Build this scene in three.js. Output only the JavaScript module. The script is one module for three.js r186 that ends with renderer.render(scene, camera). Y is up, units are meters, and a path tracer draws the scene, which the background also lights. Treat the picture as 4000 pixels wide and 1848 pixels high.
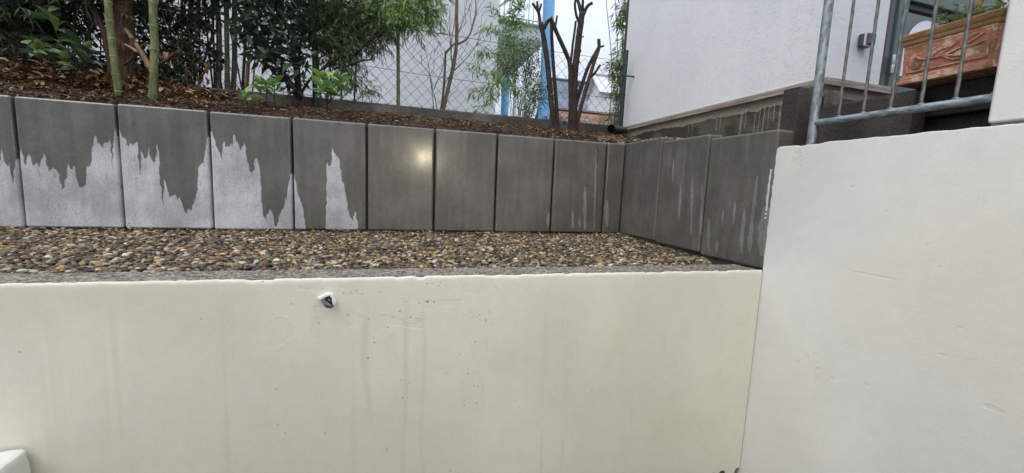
import * as THREE from 'three';
import { mergeGeometries } from 'three/addons/utils/BufferGeometryUtils.js';
import { RoundedBoxGeometry } from 'three/addons/geometries/RoundedBoxGeometry.js';

// ---------------------------------------------------------------- camera, sky, light, exposure
const scene = new THREE.Scene();
const camera = new THREE.PerspectiveCamera(60.923, 1024 / 473, 0.05, 400);
camera.position.set(2.187, 0.359, 3.231);
camera.rotation.set(-0.1179, -0.2908, 0.0411, 'YXZ');
scene.add(camera);
const renderer = new THREE.WebGLRenderer({ antialias: true });
renderer.setSize(1024, 473);
renderer.toneMapping = THREE.LinearToneMapping;
renderer.toneMappingExposure = 1.1;
renderer.shadowMap.enabled = true;
renderer.shadowMap.type = THREE.PCFSoftShadowMap;

let seed = 20240117;
function rnd() { seed |= 0; seed = seed + 0x6D2B79F5 | 0; let t = Math.imul(seed ^ seed >>> 15, 1 | seed); t = t + Math.imul(t ^ t >>> 7, 61 | t) ^ t; return ((t ^ t >>> 14) >>> 0) / 4294967296; }
const rr = (a, b) => a + (b - a) * rnd();
const gauss = () => (rnd() + rnd() + rnd() + rnd() - 2) * 1.0;
function hash(x, y, s) { let h = Math.imul(x, 374761393) + Math.imul(y, 668265263) + Math.imul(s, 974634777) | 0; h = Math.imul(h ^ h >>> 13, 1274126177); return ((h ^ h >>> 16) >>> 0) / 4294967296; }
function vnoise(x, y, s = 0, px = 0, py = 0) {          // value noise, periodic in px, py cells when given
  const xi = Math.floor(x), yi = Math.floor(y), fx = x - xi, fy = y - yi;
  const w = (a, p) => p ? ((a % p) + p) % p : a;
  const u = fx * fx * (3 - 2 * fx), v = fy * fy * (3 - 2 * fy);
  const a = hash(w(xi, px), w(yi, py), s), b = hash(w(xi + 1, px), w(yi, py), s), c = hash(w(xi, px), w(yi + 1, py), s), d = hash(w(xi + 1, px), w(yi + 1, py), s);
  return a + (b - a) * u + (c - a) * v + (a - b - c + d) * u * v;
}
function fbm(x, y, o = 4, s = 0, px = 0, py = 0) { let a = .5, t = 0, n = 0; for (let i = 0; i < o; i++) { t += a * vnoise(x, y, s + i * 17, px, py); n += a; a *= .5; x *= 2; y *= 2; px *= 2; py *= 2; } return t / n; }
const sstep = (a, b, x) => { const t = Math.min(1, Math.max(0, (x - a) / (b - a))); return t * t * (3 - 2 * t); };
const mixc = (a, b, t) => [a[0] + (b[0] - a[0]) * t, a[1] + (b[1] - a[1]) * t, a[2] + (b[2] - a[2]) * t];

// overcast sky: CIE overcast luminance with a slow drift of cloud
const SKY = (() => {
  const w = 512, h = 256, d = new Float32Array(w * h * 4);
  for (let y = 0; y < h; y++) for (let x = 0; x < w; x++) {
    const el = (y + .5) / h * Math.PI - Math.PI / 2, s = Math.max(0, Math.sin(el));
    const c = 0.94 + 0.12 * fbm(x / 32, y / 16, 4, 5, 16, 0);
    const L = (el >= 0 ? (.82 + 2.2 * s) / 3 * 1.7 : 0.4) * c, i = (y * w + x) * 4;
    d[i] = L * .91; d[i + 1] = L * 1.0; d[i + 2] = L * 1.15; d[i + 3] = 1;
  }
  const t = new THREE.DataTexture(d, w, h, THREE.RGBAFormat, THREE.FloatType);
  t.mapping = THREE.EquirectangularReflectionMapping; t.magFilter = THREE.LinearFilter; t.minFilter = THREE.LinearFilter; t.needsUpdate = true;
  return t;
})();
scene.background = SKY; scene.environment = SKY;

const sun = new THREE.DirectionalLight(0xfff4e6, 1.3);
sun.position.set(-8, 15, 7.5); sun.target.position.set(2, 0, 0);
sun.castShadow = true; sun.shadow.radius = 60; sun.shadow.mapSize.set(2048, 2048);
Object.assign(sun.shadow.camera, { left: -9, right: 9, top: 9, bottom: -9, near: 1, far: 60 });
scene.add(sun, sun.target);

// ---------------------------------------------------------------- helpers
const V = (x, y, z) => new THREE.Vector3(x, y, z);
const names = {};
function numbered(n) { const k = names[n] = (names[n] ?? -1) + 1; return k ? `${n}_${String(k).padStart(3, '0')}` : n; }
function shade(o) { o.castShadow = true; o.receiveShadow = true; return o; }
function tag(o, label, category, group, kind) { Object.assign(o.userData, { label, category }); if (group) o.userData.group = group; if (kind) o.userData.kind = kind; return o; }
function thing(name, label, category, pos = [0, 0, 0], group) { const g = new THREE.Group(); g.name = numbered(name); g.position.set(...pos); scene.add(g); return tag(g, label, category, group, 'thing'); }
function part(name, geo, mat, parent, label) { const m = shade(new THREE.Mesh(Array.isArray(geo) ? merge(geo) : geo, mat)); m.name = name; if (label) m.userData.label = label; if (name === 'twigs' || name === 'foliage' || name === 'stems' || name === 'ivy_leaves') m.userData.kind = 'stuff'; parent.add(m); return m; }
function solo(name, geo, mat, label, category, group) { const m = shade(new THREE.Mesh(Array.isArray(geo) ? merge(geo) : geo, mat)); m.name = numbered(name); scene.add(m); return tag(m, label, category, group); }
function struct(name, geo, mat, label, category) { const m = shade(new THREE.Mesh(Array.isArray(geo) ? merge(geo) : geo, mat)); m.name = numbered(name); scene.add(m); return tag(m, label, category, null, 'structure'); }
function merge(list) { return mergeGeometries(list.map(g => { const q = g.index ? g.toNonIndexed() : g; for (const k of Object.keys(q.attributes)) if (!['position', 'normal', 'uv', 'color'].includes(k)) q.deleteAttribute(k); return q; })); }
// uv in metres from position: the two axes across the face normal
function metreUV(g, sx = 1) {
  if (g.index) g = g.toNonIndexed();
  const p = g.attributes.position, n = g.attributes.normal, uv = new Float32Array(p.count * 2);
  for (let i = 0; i < p.count; i++) {
    const ax = Math.abs(n.getX(i)), ay = Math.abs(n.getY(i)), az = Math.abs(n.getZ(i)); let u, v;
    if (ax > ay && ax > az) { u = p.getZ(i); v = p.getY(i); } else if (ay > az) { u = p.getX(i); v = p.getZ(i); } else { u = p.getX(i); v = p.getY(i); }
    uv[i * 2] = u * sx; uv[i * 2 + 1] = v * sx;
  }
  g.setAttribute('uv', new THREE.BufferAttribute(uv, 2)); return g;
}
function box(x0, x1, y0, y1, z0, z1) { const g = new THREE.BoxGeometry(x1 - x0, y1 - y0, z1 - z0); g.translate((x0 + x1) / 2, (y0 + y1) / 2, (z0 + z1) / 2); return metreUV(g); }
function rbox(x0, x1, y0, y1, z0, z1, r = .006, s = 2) { const g = new RoundedBoxGeometry(x1 - x0, y1 - y0, z1 - z0, s, r); g.translate((x0 + x1) / 2, (y0 + y1) / 2, (z0 + z1) / 2); return metreUV(g); }
// tapered tube along points [[x,y,z],...]
function tube(pts, r0, r1 = r0, seg = 7, step = .05, wob = 0, knots = null) {
  const P = pts.map(p => p.isVector3 ? p : V(...p));
  const c = P.length > 2 ? new THREE.CatmullRomCurve3(P) : new THREE.LineCurve3(P[0], P[1]);
  const L = c.getLength(), n = Math.max(1, Math.ceil(L / step)), pos = [], uv = [], idx = [];
  let nor = null;
  for (let i = 0; i <= n; i++) {
    const t = i / n, q = c.getPointAt(t), d = c.getTangentAt(t);
    if (!nor) { nor = Math.abs(d.y) > .9 ? V(1, 0, 0) : V(0, 1, 0); }
    nor = nor.clone().addScaledVector(d, -nor.dot(d)).normalize();
    const b = d.clone().cross(nor); let r = r0 + (r1 - r0) * t; if (knots) r *= knots(t, L);
    for (let k = 0; k <= seg; k++) {
      const a = k / seg * Math.PI * 2, rq = r * (1 + (wob ? wob * (hash(i, k % seg, 3) - .5) * 2 : 0));
      pos.push(q.x + (nor.x * Math.cos(a) + b.x * Math.sin(a)) * rq, q.y + (nor.y * Math.cos(a) + b.y * Math.sin(a)) * rq, q.z + (nor.z * Math.cos(a) + b.z * Math.sin(a)) * rq);
      uv.push(k / seg * r0 * 6.28, t * L);
      if (i < n && k < seg) { const A = i * (seg + 1) + k, B = A + seg + 1; idx.push(A, A + 1, B, B, A + 1, B + 1); }
    }
  }
  for (const [e, q, dir] of [[0, c.getPointAt(0), 1], [n, c.getPointAt(1), -1]]) {
    const ci = pos.length / 3; pos.push(q.x, q.y, q.z); uv.push(0, 0);
    for (let k = 0; k < seg; k++) { const A = e * (seg + 1) + k; dir > 0 ? idx.push(ci, A + 1, A) : idx.push(ci, A, A + 1); }
  }
  const g = new THREE.BufferGeometry();
  g.setAttribute('position', new THREE.Float32BufferAttribute(pos, 3)); g.setAttribute('uv', new THREE.Float32BufferAttribute(uv, 2)); g.setIndex(idx); g.computeVertexNormals();
  return g;
}
function along(pts, t) { const c = new THREE.CatmullRomCurve3(pts.map(p => p.isVector3 ? p : V(...p))); return c.getPointAt(Math.min(1, Math.max(0, t))); }
// many small folded leaves in one geometry
class Leaves {
  constructor() { this.p = []; this.c = []; this.u = []; }
  add(o, d, len, wid, droop, col, roll = rr(-.8, .8)) {
    d = d.clone().normalize(); let s = d.clone().cross(V(0, 1, 0)); if (s.lengthSq() < 1e-4) s = V(1, 0, 0); s.normalize();
    const up = s.clone().cross(d); const s2 = s.clone().multiplyScalar(Math.cos(roll)).addScaledVector(up, Math.sin(roll));
    const n2 = s2.clone().cross(d);
    const m = o.clone().addScaledVector(d, len * .42).addScaledVector(V(0, -1, 0), droop * len * .12);
    const l = m.clone().addScaledVector(s2, wid / 2).addScaledVector(n2, wid * .12), r = m.clone().addScaledVector(s2, -wid / 2).addScaledVector(n2, wid * .12);
    const t = o.clone().addScaledVector(d, len).addScaledVector(V(0, -1, 0), droop * len * .55);
    for (const q of [o, l, m, o, m, r, l, t, m, m, t, r]) { this.p.push(q.x, q.y, q.z); this.c.push(...col); }
  }
  geo() { const g = new THREE.BufferGeometry(); g.setAttribute('position', new THREE.Float32BufferAttribute(this.p, 3)); g.setAttribute('color', new THREE.Float32BufferAttribute(this.c, 3)); g.setAttribute('uv', new THREE.Float32BufferAttribute(new Float32Array(this.p.length / 3 * 2), 2)); g.computeVertexNormals(); return g; }
}
const jit = (c, v = .25) => { const k = 1 + rr(-v, v); return [c[0] * k * rr(.9, 1.1), c[1] * k, c[2] * k * rr(.85, 1.15)]; };
// textures: fn gives 0..255
function tex(w, h, fn, srgb = true, repeat = null) {
  const d = new Uint8Array(w * h * 4);
  for (let y = 0; y < h; y++) for (let x = 0; x < w; x++) { const r = fn((x + .5) / w, (y + .5) / h, x, y), i = (y * w + x) * 4; const a = Array.isArray(r); for (let k = 0; k < 3; k++) d[i + k] = Math.max(0, Math.min(255, a ? r[k] : r)); d[i + 3] = 255; }
  const t = new THREE.DataTexture(d, w, h, THREE.RGBAFormat); t.magFilter = THREE.LinearFilter; t.minFilter = THREE.LinearMipmapLinearFilter; t.generateMipmaps = true;
  t.wrapS = t.wrapT = repeat ? THREE.RepeatWrapping : THREE.ClampToEdgeWrapping; if (repeat) t.repeat.set(repeat[0], repeat[1]);
  if (srgb) t.colorSpace = THREE.SRGBColorSpace; t.needsUpdate = true; return t;
}
// a texture laid over a rectangle given in metres: uv (metres) -> 0..1
function place(t, u0, u1, v0, v1) { t.repeat.set(1 / (u1 - u0), 1 / (v1 - v0)); t.offset.set(-u0 / (u1 - u0), -v0 / (v1 - v0)); return t; }
const lin = (r, g, b) => new THREE.Color().setRGB(r, g, b);
const std = (o) => new THREE.MeshStandardMaterial(o);
const phy = (o) => new THREE.MeshPhysicalMaterial(o);
function inPoly(x, y, P) { let c = false; for (let i = 0, j = P.length - 1; i < P.length; j = i++) if ((P[i][1] > y) !== (P[j][1] > y) && x < (P[j][0] - P[i][0]) * (y - P[i][1]) / (P[j][1] - P[i][1]) + P[i][0]) c = !c; return c; }
// traced offline, metres
const WET = [[-0.077,0.471],[-0.067,0.449],[-0.059,0.403],[-0.05,0.373],[-0.037,0.389],[-0.036,0.304],[-0.035,0.257],[0.0,0.476],[0.005,0.384],[0.022,0.485],[0.029,0.416],[0.032,0.385],[0.039,0.394],[0.048,0.433],[0.059,0.455],[0.066,0.426],[0.068,0.38],[0.078,0.384],[0.091,0.4],[0.102,0.381],[0.111,0.413],[0.13,0.463],[0.136,0.423],[0.14,0.352],[0.156,0.361],[0.167,0.377],[0.179,0.366],[0.189,0.331],[0.194,0.275],[0.201,0.235],[0.21,0.259],[0.218,0.3],[0.229,0.325],[0.236,0.381],[0.244,0.405],[0.248,0.37],[0.258,0.366],[0.265,0.402],[0.272,0.383],[0.274,0.327],[0.283,0.262],[0.295,0.259],[0.316,0.272],[0.325,0.337],[0.331,0.39],[0.35,0.395],[0.359,0.452],[0.364,0.508],[0.374,0.513],[0.385,0.582],[0.395,0.584],[0.397,0.543],[0.411,0.536],[0.423,0.516],[0.435,0.553],[0.448,0.55],[0.459,0.571],[0.461,0.474],[0.463,0.385],[0.469,0.491],[0.48,0.589],[0.488,0.654],[0.491,0.582],[0.502,0.675],[0.513,0.632],[0.524,0.592],[0.54,0.577],[0.548,0.545],[0.557,0.53],[0.565,0.555],[0.585,0.544],[0.6,0.565],[0.603,0.508],[0.605,0.384],[0.606,0.334],[0.621,0.501],[0.625,0.51],[0.632,0.469],[0.642,0.457],[0.653,0.47],[0.663,0.535],[0.667,0.471],[0.679,0.447],[0.689,0.435],[0.699,0.489],[0.708,0.557],[0.712,0.548],[0.714,0.423],[0.716,0.211],[0.718,0.143],[0.72,0.169],[0.734,0.34],[0.74,0.324],[0.747,0.256],[0.76,0.213],[0.793,0.232],[0.802,0.198],[0.821,0.216],[0.829,0.155],[0.845,0.103],[0.858,0.138],[0.876,0.13],[0.892,0.174],[0.909,0.21],[0.919,0.28],[0.933,0.419],[0.964,0.459],[0.973,0.507],[0.989,0.61],[1.004,0.662],[1.022,0.66],[1.03,0.62],[1.038,0.583],[1.046,0.539],[1.062,0.525],[1.07,0.477],[1.081,0.601],[1.09,0.609],[1.096,0.572],[1.113,0.57],[1.127,0.597],[1.136,0.571],[1.145,0.651],[1.155,0.648],[1.156,0.591],[1.17,0.607],[1.18,0.544],[1.199,0.579],[1.207,0.603],[1.215,0.55],[1.223,0.482],[1.231,0.414],[1.248,0.399],[1.258,0.415],[1.264,0.492],[1.275,0.508],[1.291,0.463],[1.298,0.371],[1.3,0.269],[1.302,0.151],[1.305,0.104],[1.321,0.076],[1.333,0.104],[1.344,0.148],[1.362,0.129],[1.375,0.089],[1.377,0.025],[1.394,0.025],[1.403,0.09],[1.422,0.13],[1.442,0.171],[1.45,0.243],[1.46,0.211],[1.473,0.331],[1.489,0.403],[1.5,0.396],[1.51,0.397],[1.52,0.349],[1.529,0.27],[1.55,0.198],[1.564,0.158],[1.573,0.052],[1.576,-0.005],[1.713,-0.004],[1.716,0.096],[1.721,0.244],[1.725,0.488],[1.728,0.504],[1.735,0.476],[1.753,0.477],[1.759,0.562],[1.762,0.602],[1.778,0.563],[1.808,0.533],[1.818,0.444],[1.825,0.363],[1.84,0.347],[1.853,0.265],[1.866,0.166],[1.881,0.099],[1.901,0.074],[1.917,0.15],[1.924,0.108],[1.936,0.058],[1.941,-0.002]];
const STREAK = [[3.698,0.188,3.71,0.043,0.024],[3.767,0.141,3.776,0.056,0.0144],[3.807,0.384,3.828,0.044,0.0336],[3.892,0.699,3.919,0.058,0.0168],[3.984,0.549,3.998,0.294,0.0108],[4.029,0.282,4.046,0.059,0.0408],[3.477,0.159,3.476,0.046,0.0312]];
const WSTREAK = [[1.057,0.204,1.076,0.013,0.0286],[1.145,0.078,1.148,0.007,0.0286],[1.167,0.292,1.176,0.188,0.0154],[1.253,0.322,1.255,0.204,0.0176],[1.326,0.285,1.332,0.045,0.0286],[1.391,0.225,1.39,0.054,0.033],[1.389,0.478,1.389,0.208,0.0242],[1.463,0.439,1.469,0.325,0.0242],[1.476,0.306,1.478,0.053,0.077],[0.645,0.621,0.657,0.468,0.0198],[0.752,0.438,0.763,0.188,0.0242],[0.868,0.467,0.902,0.103,0.0198],[0.966,0.42,0.987,0.113,0.0154]];
const PRUNED = [[0.021,[[3.696,0.903,-0.45],[3.633,1.133,-0.45],[3.588,1.404,-0.45],[3.537,1.667,-0.45],[3.499,1.821,-0.45],[3.478,1.881,-0.45]]],[0.012,[[3.479,1.871,-0.45],[3.459,1.982,-0.475],[3.411,2.057,-0.5]]],[0.008,[[3.451,1.96,-0.45],[3.436,2.004,-0.435],[3.424,2.047,-0.42]]],[0.009,[[3.453,1.961,-0.45],[3.466,2.004,-0.45],[3.476,2.042,-0.45]]],[0.014,[[3.514,1.834,-0.45],[3.53,1.881,-0.43],[3.569,1.927,-0.41]]],[0.014,[[3.704,0.915,-0.45],[3.68,1.196,-0.466],[3.646,1.473,-0.482],[3.618,1.747,-0.498],[3.609,1.913,-0.514],[3.606,1.983,-0.53]]],[0.017,[[3.834,0.913,-0.45],[3.822,1.15,-0.442],[3.803,1.369,-0.435],[3.777,1.562,-0.428],[3.732,1.641,-0.42],[3.675,1.727,-0.413],[3.612,1.822,-0.405],[3.563,1.901,-0.397],[3.545,1.916,-0.39]]],[0.008,[[3.624,1.866,-0.45],[3.625,1.908,-0.435],[3.625,1.955,-0.42]]],[0.027,[[3.869,0.916,-0.45],[3.854,1.21,-0.45],[3.848,1.489,-0.45],[3.861,1.688,-0.45],[3.877,1.908,-0.45],[3.89,2.028,-0.45]]],[0.014,[[3.886,2.006,-0.45],[3.864,2.097,-0.47],[3.848,2.166,-0.49]]],[0.011,[[3.894,2.029,-0.45],[3.885,2.088,-0.44],[3.876,2.157,-0.43]]],[0.013,[[3.907,2.02,-0.45],[3.915,2.063,-0.433],[3.935,2.097,-0.417],[3.963,2.111,-0.4]]],[0.01,[[3.863,1.938,-0.45],[3.821,2.002,-0.437],[3.797,2.088,-0.423],[3.8,2.136,-0.41]]],[0.01,[[3.8,1.56,-0.45],[3.821,1.766,-0.47],[3.841,1.895,-0.49],[3.854,1.97,-0.51]]],[0.015,[[3.895,0.912,-0.45],[3.912,1.1,-0.437],[3.945,1.27,-0.423],[3.979,1.427,-0.41],[4.023,1.606,-0.397],[4.051,1.726,-0.383],[4.037,1.79,-0.37]]],[0.008,[[4.086,1.746,-0.45],[4.111,1.757,-0.45],[4.136,1.769,-0.45]]],[0.01,[[4.004,1.451,-0.45],[4.043,1.498,-0.42],[4.079,1.567,-0.39]]],[0.015,[[3.883,0.917,-0.45],[3.882,1.181,-0.46],[3.936,1.369,-0.47],[3.993,1.547,-0.48],[4.066,1.694,-0.49],[4.106,1.758,-0.5]]]];
const BARE = [[0.021,[[2.679,1.133,-1.1],[2.735,1.386,-1.1],[2.775,1.583,-1.1],[2.803,1.788,-1.1],[2.802,2.029,-1.1],[2.797,2.234,-1.1],[2.799,2.388,-1.1]]],[0.014,[[2.663,1.131,-1.1],[2.684,1.378,-1.087],[2.689,1.587,-1.073],[2.69,1.698,-1.06]]],[0.012,[[2.695,1.705,-1.1],[2.737,1.758,-1.1],[2.797,1.819,-1.1]]],[0.011,[[2.824,1.812,-1.1],[2.904,1.872,-1.12],[2.951,1.949,-1.14],[2.98,2.056,-1.16],[3.009,2.174,-1.18],[3.009,2.31,-1.2],[3.015,2.426,-1.22]]],[0.006,[[2.786,1.547,-1.1],[2.848,1.607,-1.075],[2.941,1.717,-1.05],[3.011,1.824,-1.025],[3.038,1.872,-1.0]]],[0.004,[[3.004,1.815,-1.1],[3.055,1.846,-1.075],[3.105,1.866,-1.05]]],[0.005,[[2.582,1.327,-1.1],[2.622,1.433,-1.08],[2.661,1.538,-1.06],[2.678,1.639,-1.04]]],[0.006,[[2.69,1.403,-1.1],[2.746,1.5,-1.12],[2.78,1.573,-1.14]]],[0.005,[[2.624,1.128,-1.1],[2.593,1.262,-1.086],[2.569,1.32,-1.071],[2.546,1.44,-1.057],[2.467,1.541,-1.043],[2.393,1.589,-1.029],[2.32,1.667,-1.014],[2.289,1.718,-1.0]]],[0.005,[[2.586,1.135,-1.1],[2.573,1.262,-1.1],[2.554,1.388,-1.1],[2.545,1.482,-1.1]]],[0.003,[[2.545,1.472,-1.1],[2.528,1.526,-1.075],[2.508,1.641,-1.05]]],[0.003,[[2.542,1.482,-1.1],[2.58,1.543,-1.117],[2.584,1.696,-1.133],[2.612,1.746,-1.15]]],[0.006,[[2.763,1.603,-1.1],[2.744,1.753,-1.08],[2.731,1.901,-1.06],[2.721,2.106,-1.04]]],[0.005,[[2.753,1.644,-1.1],[2.759,1.871,-1.115],[2.78,2.005,-1.13],[2.794,2.19,-1.145],[2.799,2.322,-1.16]]],[0.004,[[2.735,1.883,-1.1],[2.698,1.965,-1.08],[2.661,2.044,-1.06],[2.637,2.093,-1.04]]],[0.003,[[2.735,1.883,-1.1],[2.644,1.903,-1.073],[2.565,1.994,-1.047],[2.531,2.029,-1.02]]],[0.004,[[2.821,1.927,-1.1],[2.871,2.054,-1.083],[2.92,2.158,-1.067],[2.947,2.259,-1.05]]],[0.003,[[2.953,2.009,-1.1],[2.941,2.105,-1.11],[2.934,2.202,-1.12]]],[0.003,[[2.965,1.99,-1.1],[3.037,2.211,-1.1],[3.085,2.281,-1.1]]],[0.003,[[2.817,1.652,-1.1],[2.903,1.791,-1.1],[2.911,1.908,-1.1]]],[0.0025,[[2.689,1.72,-1.1],[2.616,1.789,-1.085],[2.56,1.849,-1.07]]],[0.0025,[[2.46,1.566,-1.1],[2.454,1.625,-1.09],[2.457,1.715,-1.08]]],[0.0025,[[2.512,1.656,-1.1],[2.49,1.691,-1.09],[2.473,1.727,-1.08]]],[0.0025,[[2.364,1.658,-1.1],[2.384,1.698,-1.09],[2.399,1.738,-1.08]]],[0.003,[[2.733,1.214,-1.1],[2.755,1.297,-1.075],[2.818,1.331,-1.05]]],[0.003,[[3.009,1.826,-1.1],[3.045,1.959,-1.1],[3.062,2.141,-1.1]]],[0.003,[[3.03,1.883,-1.1],[3.077,2.017,-1.1],[3.119,2.118,-1.1]]],[0.003,[[2.8,1.976,-1.1],[2.85,2.031,-1.087],[2.888,2.177,-1.073],[2.894,2.264,-1.06]]],[0.003,[[2.802,1.893,-1.1],[2.821,1.927,-1.1],[2.913,2.045,-1.1]]]];
const CULM = {"lean":[[0.368,0.917,-0.3],[0.359,1.064,-0.3],[0.353,1.204,-0.3],[0.348,1.342,-0.3],[0.346,1.507,-0.3]],"straight":[[0.6,0.89,-0.22],[0.614,1.074,-0.22],[0.627,1.244,-0.22],[0.629,1.41,-0.22],[0.634,1.521,-0.22]],"behind":[[2.232,1.098,-0.9],[2.229,1.484,-0.9],[2.227,1.774,-0.9],[2.23,1.965,-0.9],[2.23,2.06,-0.9]]};
const CANE = [[0.021,[[0.738,1.137,-0.95],[0.749,1.316,-0.95],[0.759,1.581,-0.95],[0.753,1.84,-0.95]]],[0.019,[[0.818,1.121,-0.9],[0.829,1.4,-0.9],[0.833,1.618,-0.9],[0.841,1.833,-0.9]]],[0.021,[[0.84,1.127,-0.98],[0.856,1.338,-0.98],[0.865,1.607,-0.98],[0.875,1.872,-0.98]]],[0.012,[[0.937,1.134,-0.9],[0.955,1.372,-0.9],[0.974,1.595,-0.9],[0.983,1.857,-0.9]]],[0.008,[[0.592,1.222,-1.0],[0.63,1.369,-1.0],[0.694,1.589,-1.0],[0.713,1.853,-1.0]]],[0.01,[[0.466,1.142,-0.95],[0.48,1.37,-0.95],[0.504,1.799,-0.95]]],[0.016,[[0.487,1.15,-1.05],[0.514,1.668,-1.05],[0.526,1.843,-1.05]]],[0.008,[[0.693,1.161,-1.0],[0.699,1.502,-1.0],[0.697,1.851,-1.0]]],[0.007,[[0.582,1.167,-1.0],[0.603,1.663,-1.0],[0.612,1.837,-1.0]]]];
const CUTCANE = [[0.972,1.133,-0.88],[0.981,1.246,-0.88],[0.99,1.345,-0.88]];
const STUMP = [[0.269,1.132,-0.6],[0.273,1.347,-0.6],[0.275,1.498,-0.6],[0.275,1.678,-0.6]];
const BROKEN = [[0.017,[[0.531,1.095,-0.36],[0.451,1.227,-0.427],[0.382,1.31,-0.493],[0.303,1.404,-0.56]]],[0.011,[[0.434,1.217,-0.42],[0.376,1.254,-0.47],[0.314,1.285,-0.52]]],[0.012,[[0.544,1.2,-0.5],[0.493,1.269,-0.55],[0.485,1.345,-0.6]]],[0.013,[[0.516,1.16,-0.5],[0.588,1.191,-0.45],[0.675,1.242,-0.4]]],[0.01,[[0.303,1.134,-0.5],[0.351,1.182,-0.5],[0.368,1.214,-0.5]]]];
const LEANB = [[0.022,[[0.203,1.135,-0.55],[0.189,1.277,-0.55],[0.171,1.388,-0.55],[0.129,1.498,-0.55],[0.099,1.569,-0.55]]],[0.013,[[0.036,1.043,-0.6],[0.052,1.251,-0.6],[0.068,1.378,-0.6],[0.091,1.588,-0.6]]],[0.011,[[-0.05,1.034,-0.6],[-0.024,1.318,-0.6],[-0.008,1.485,-0.6],[0.002,1.574,-0.6]]]];
const DARKTRUNK = [[0.1,[[-0.399,0.988,-0.7],[-0.382,1.2,-0.7],[-0.373,1.379,-0.7],[-0.364,1.555,-0.7],[-0.355,1.729,-0.7]]],[0.07,[[-0.585,1.021,-0.8],[-0.56,1.267,-0.8],[-0.531,1.45,-0.8],[-0.506,1.573,-0.8],[-0.485,1.723,-0.8]]],[0.06,[[-0.308,1.033,-0.85],[-0.282,1.321,-0.85],[-0.274,1.508,-0.85],[-0.26,1.633,-0.85],[-0.248,1.788,-0.85]]],[0.05,[[-0.328,1.008,-0.75],[-0.312,1.285,-0.75],[-0.283,1.469,-0.75],[-0.284,1.588,-0.75]]]];
const LAUREL = [[0.022,[[1.434,1.025,-0.62],[1.412,1.301,-0.595],[1.398,1.502,-0.57],[1.337,1.648,-0.545],[1.355,1.809,-0.52]]],[0.015,[[1.426,1.033,-0.62],[1.386,1.144,-0.59],[1.279,1.275,-0.56],[1.177,1.417,-0.53],[1.094,1.555,-0.5],[1.05,1.645,-0.47]]],[0.014,[[1.446,1.049,-0.6],[1.429,1.314,-0.633],[1.452,1.584,-0.667],[1.467,1.896,-0.7]]],[0.012,[[1.415,1.08,-0.6],[1.356,1.165,-0.55],[1.262,1.241,-0.5],[1.173,1.265,-0.45]]],[0.014,[[1.599,1.317,-0.7],[1.746,1.433,-0.7],[1.85,1.464,-0.7],[1.975,1.589,-0.7],[2.1,1.697,-0.7]]],[0.009,[[1.693,1.328,-0.7],[1.833,1.378,-0.688],[1.94,1.424,-0.675],[2.012,1.438,-0.663],[1.995,1.504,-0.65]]],[0.012,[[1.439,1.065,-0.6],[1.556,1.221,-0.55],[1.686,1.309,-0.5]]]];
const POSTS = [[[1.53,1.077,-0.72],[1.549,1.503,-0.72]],[[4.542,1.108,-0.72],[4.546,1.846,-0.72]]];
const YOUNG = [[[1.704,0.876,-0.25],[1.697,0.94,-0.25],[1.706,1.045,-0.25],[1.673,1.161,-0.25]],[[1.177,0.866,-0.2],[1.168,0.918,-0.2],[1.156,0.947,-0.2]],[[1.222,0.911,-0.3],[1.231,0.983,-0.3],[1.241,1.069,-0.3]],[[1.279,0.917,-0.28],[1.278,0.999,-0.28],[1.273,1.076,-0.28]],[[1.333,0.911,-0.28],[1.33,0.989,-0.28],[1.332,1.067,-0.28]]];
const HOOK = [[1.937,-0.12,1.475]];
const SPRAY = [[[3.337,1.76,-0.95],[3.335,1.949,-0.95],[3.332,2.157,-0.95],[3.303,2.296,-0.95]],[[3.327,1.716,-0.95],[3.375,1.955,-0.95],[3.388,2.166,-0.95],[3.405,2.303,-0.95]],[[3.239,1.565,-0.9],[3.129,1.51,-0.9],[3.017,1.539,-0.9],[2.929,1.569,-0.9]],[[3.281,1.654,-0.9],[3.189,1.705,-0.9],[3.076,1.752,-0.9],[3.013,1.682,-0.9]],[[3.247,1.508,-0.92],[3.161,1.392,-0.92],[3.05,1.349,-0.92],[2.962,1.319,-0.92]],[[3.215,1.441,-0.92],[3.186,1.31,-0.92],[3.099,1.227,-0.92],[3.034,1.167,-0.92]],[[3.323,1.822,-0.95],[3.227,1.934,-0.95],[3.125,1.95,-0.95],[3.027,1.926,-0.95]],[[3.287,1.508,-0.9],[3.383,1.412,-0.9],[3.491,1.359,-0.9]],[[3.332,2.001,-0.95],[3.278,2.066,-0.95],[3.198,2.095,-0.95],[3.151,2.169,-0.95]],[[3.337,2.023,-0.95],[3.428,2.068,-0.95],[3.511,2.038,-0.95]],[[3.328,2.105,-0.95],[3.41,2.19,-0.95],[3.443,2.237,-0.95]]];
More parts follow.
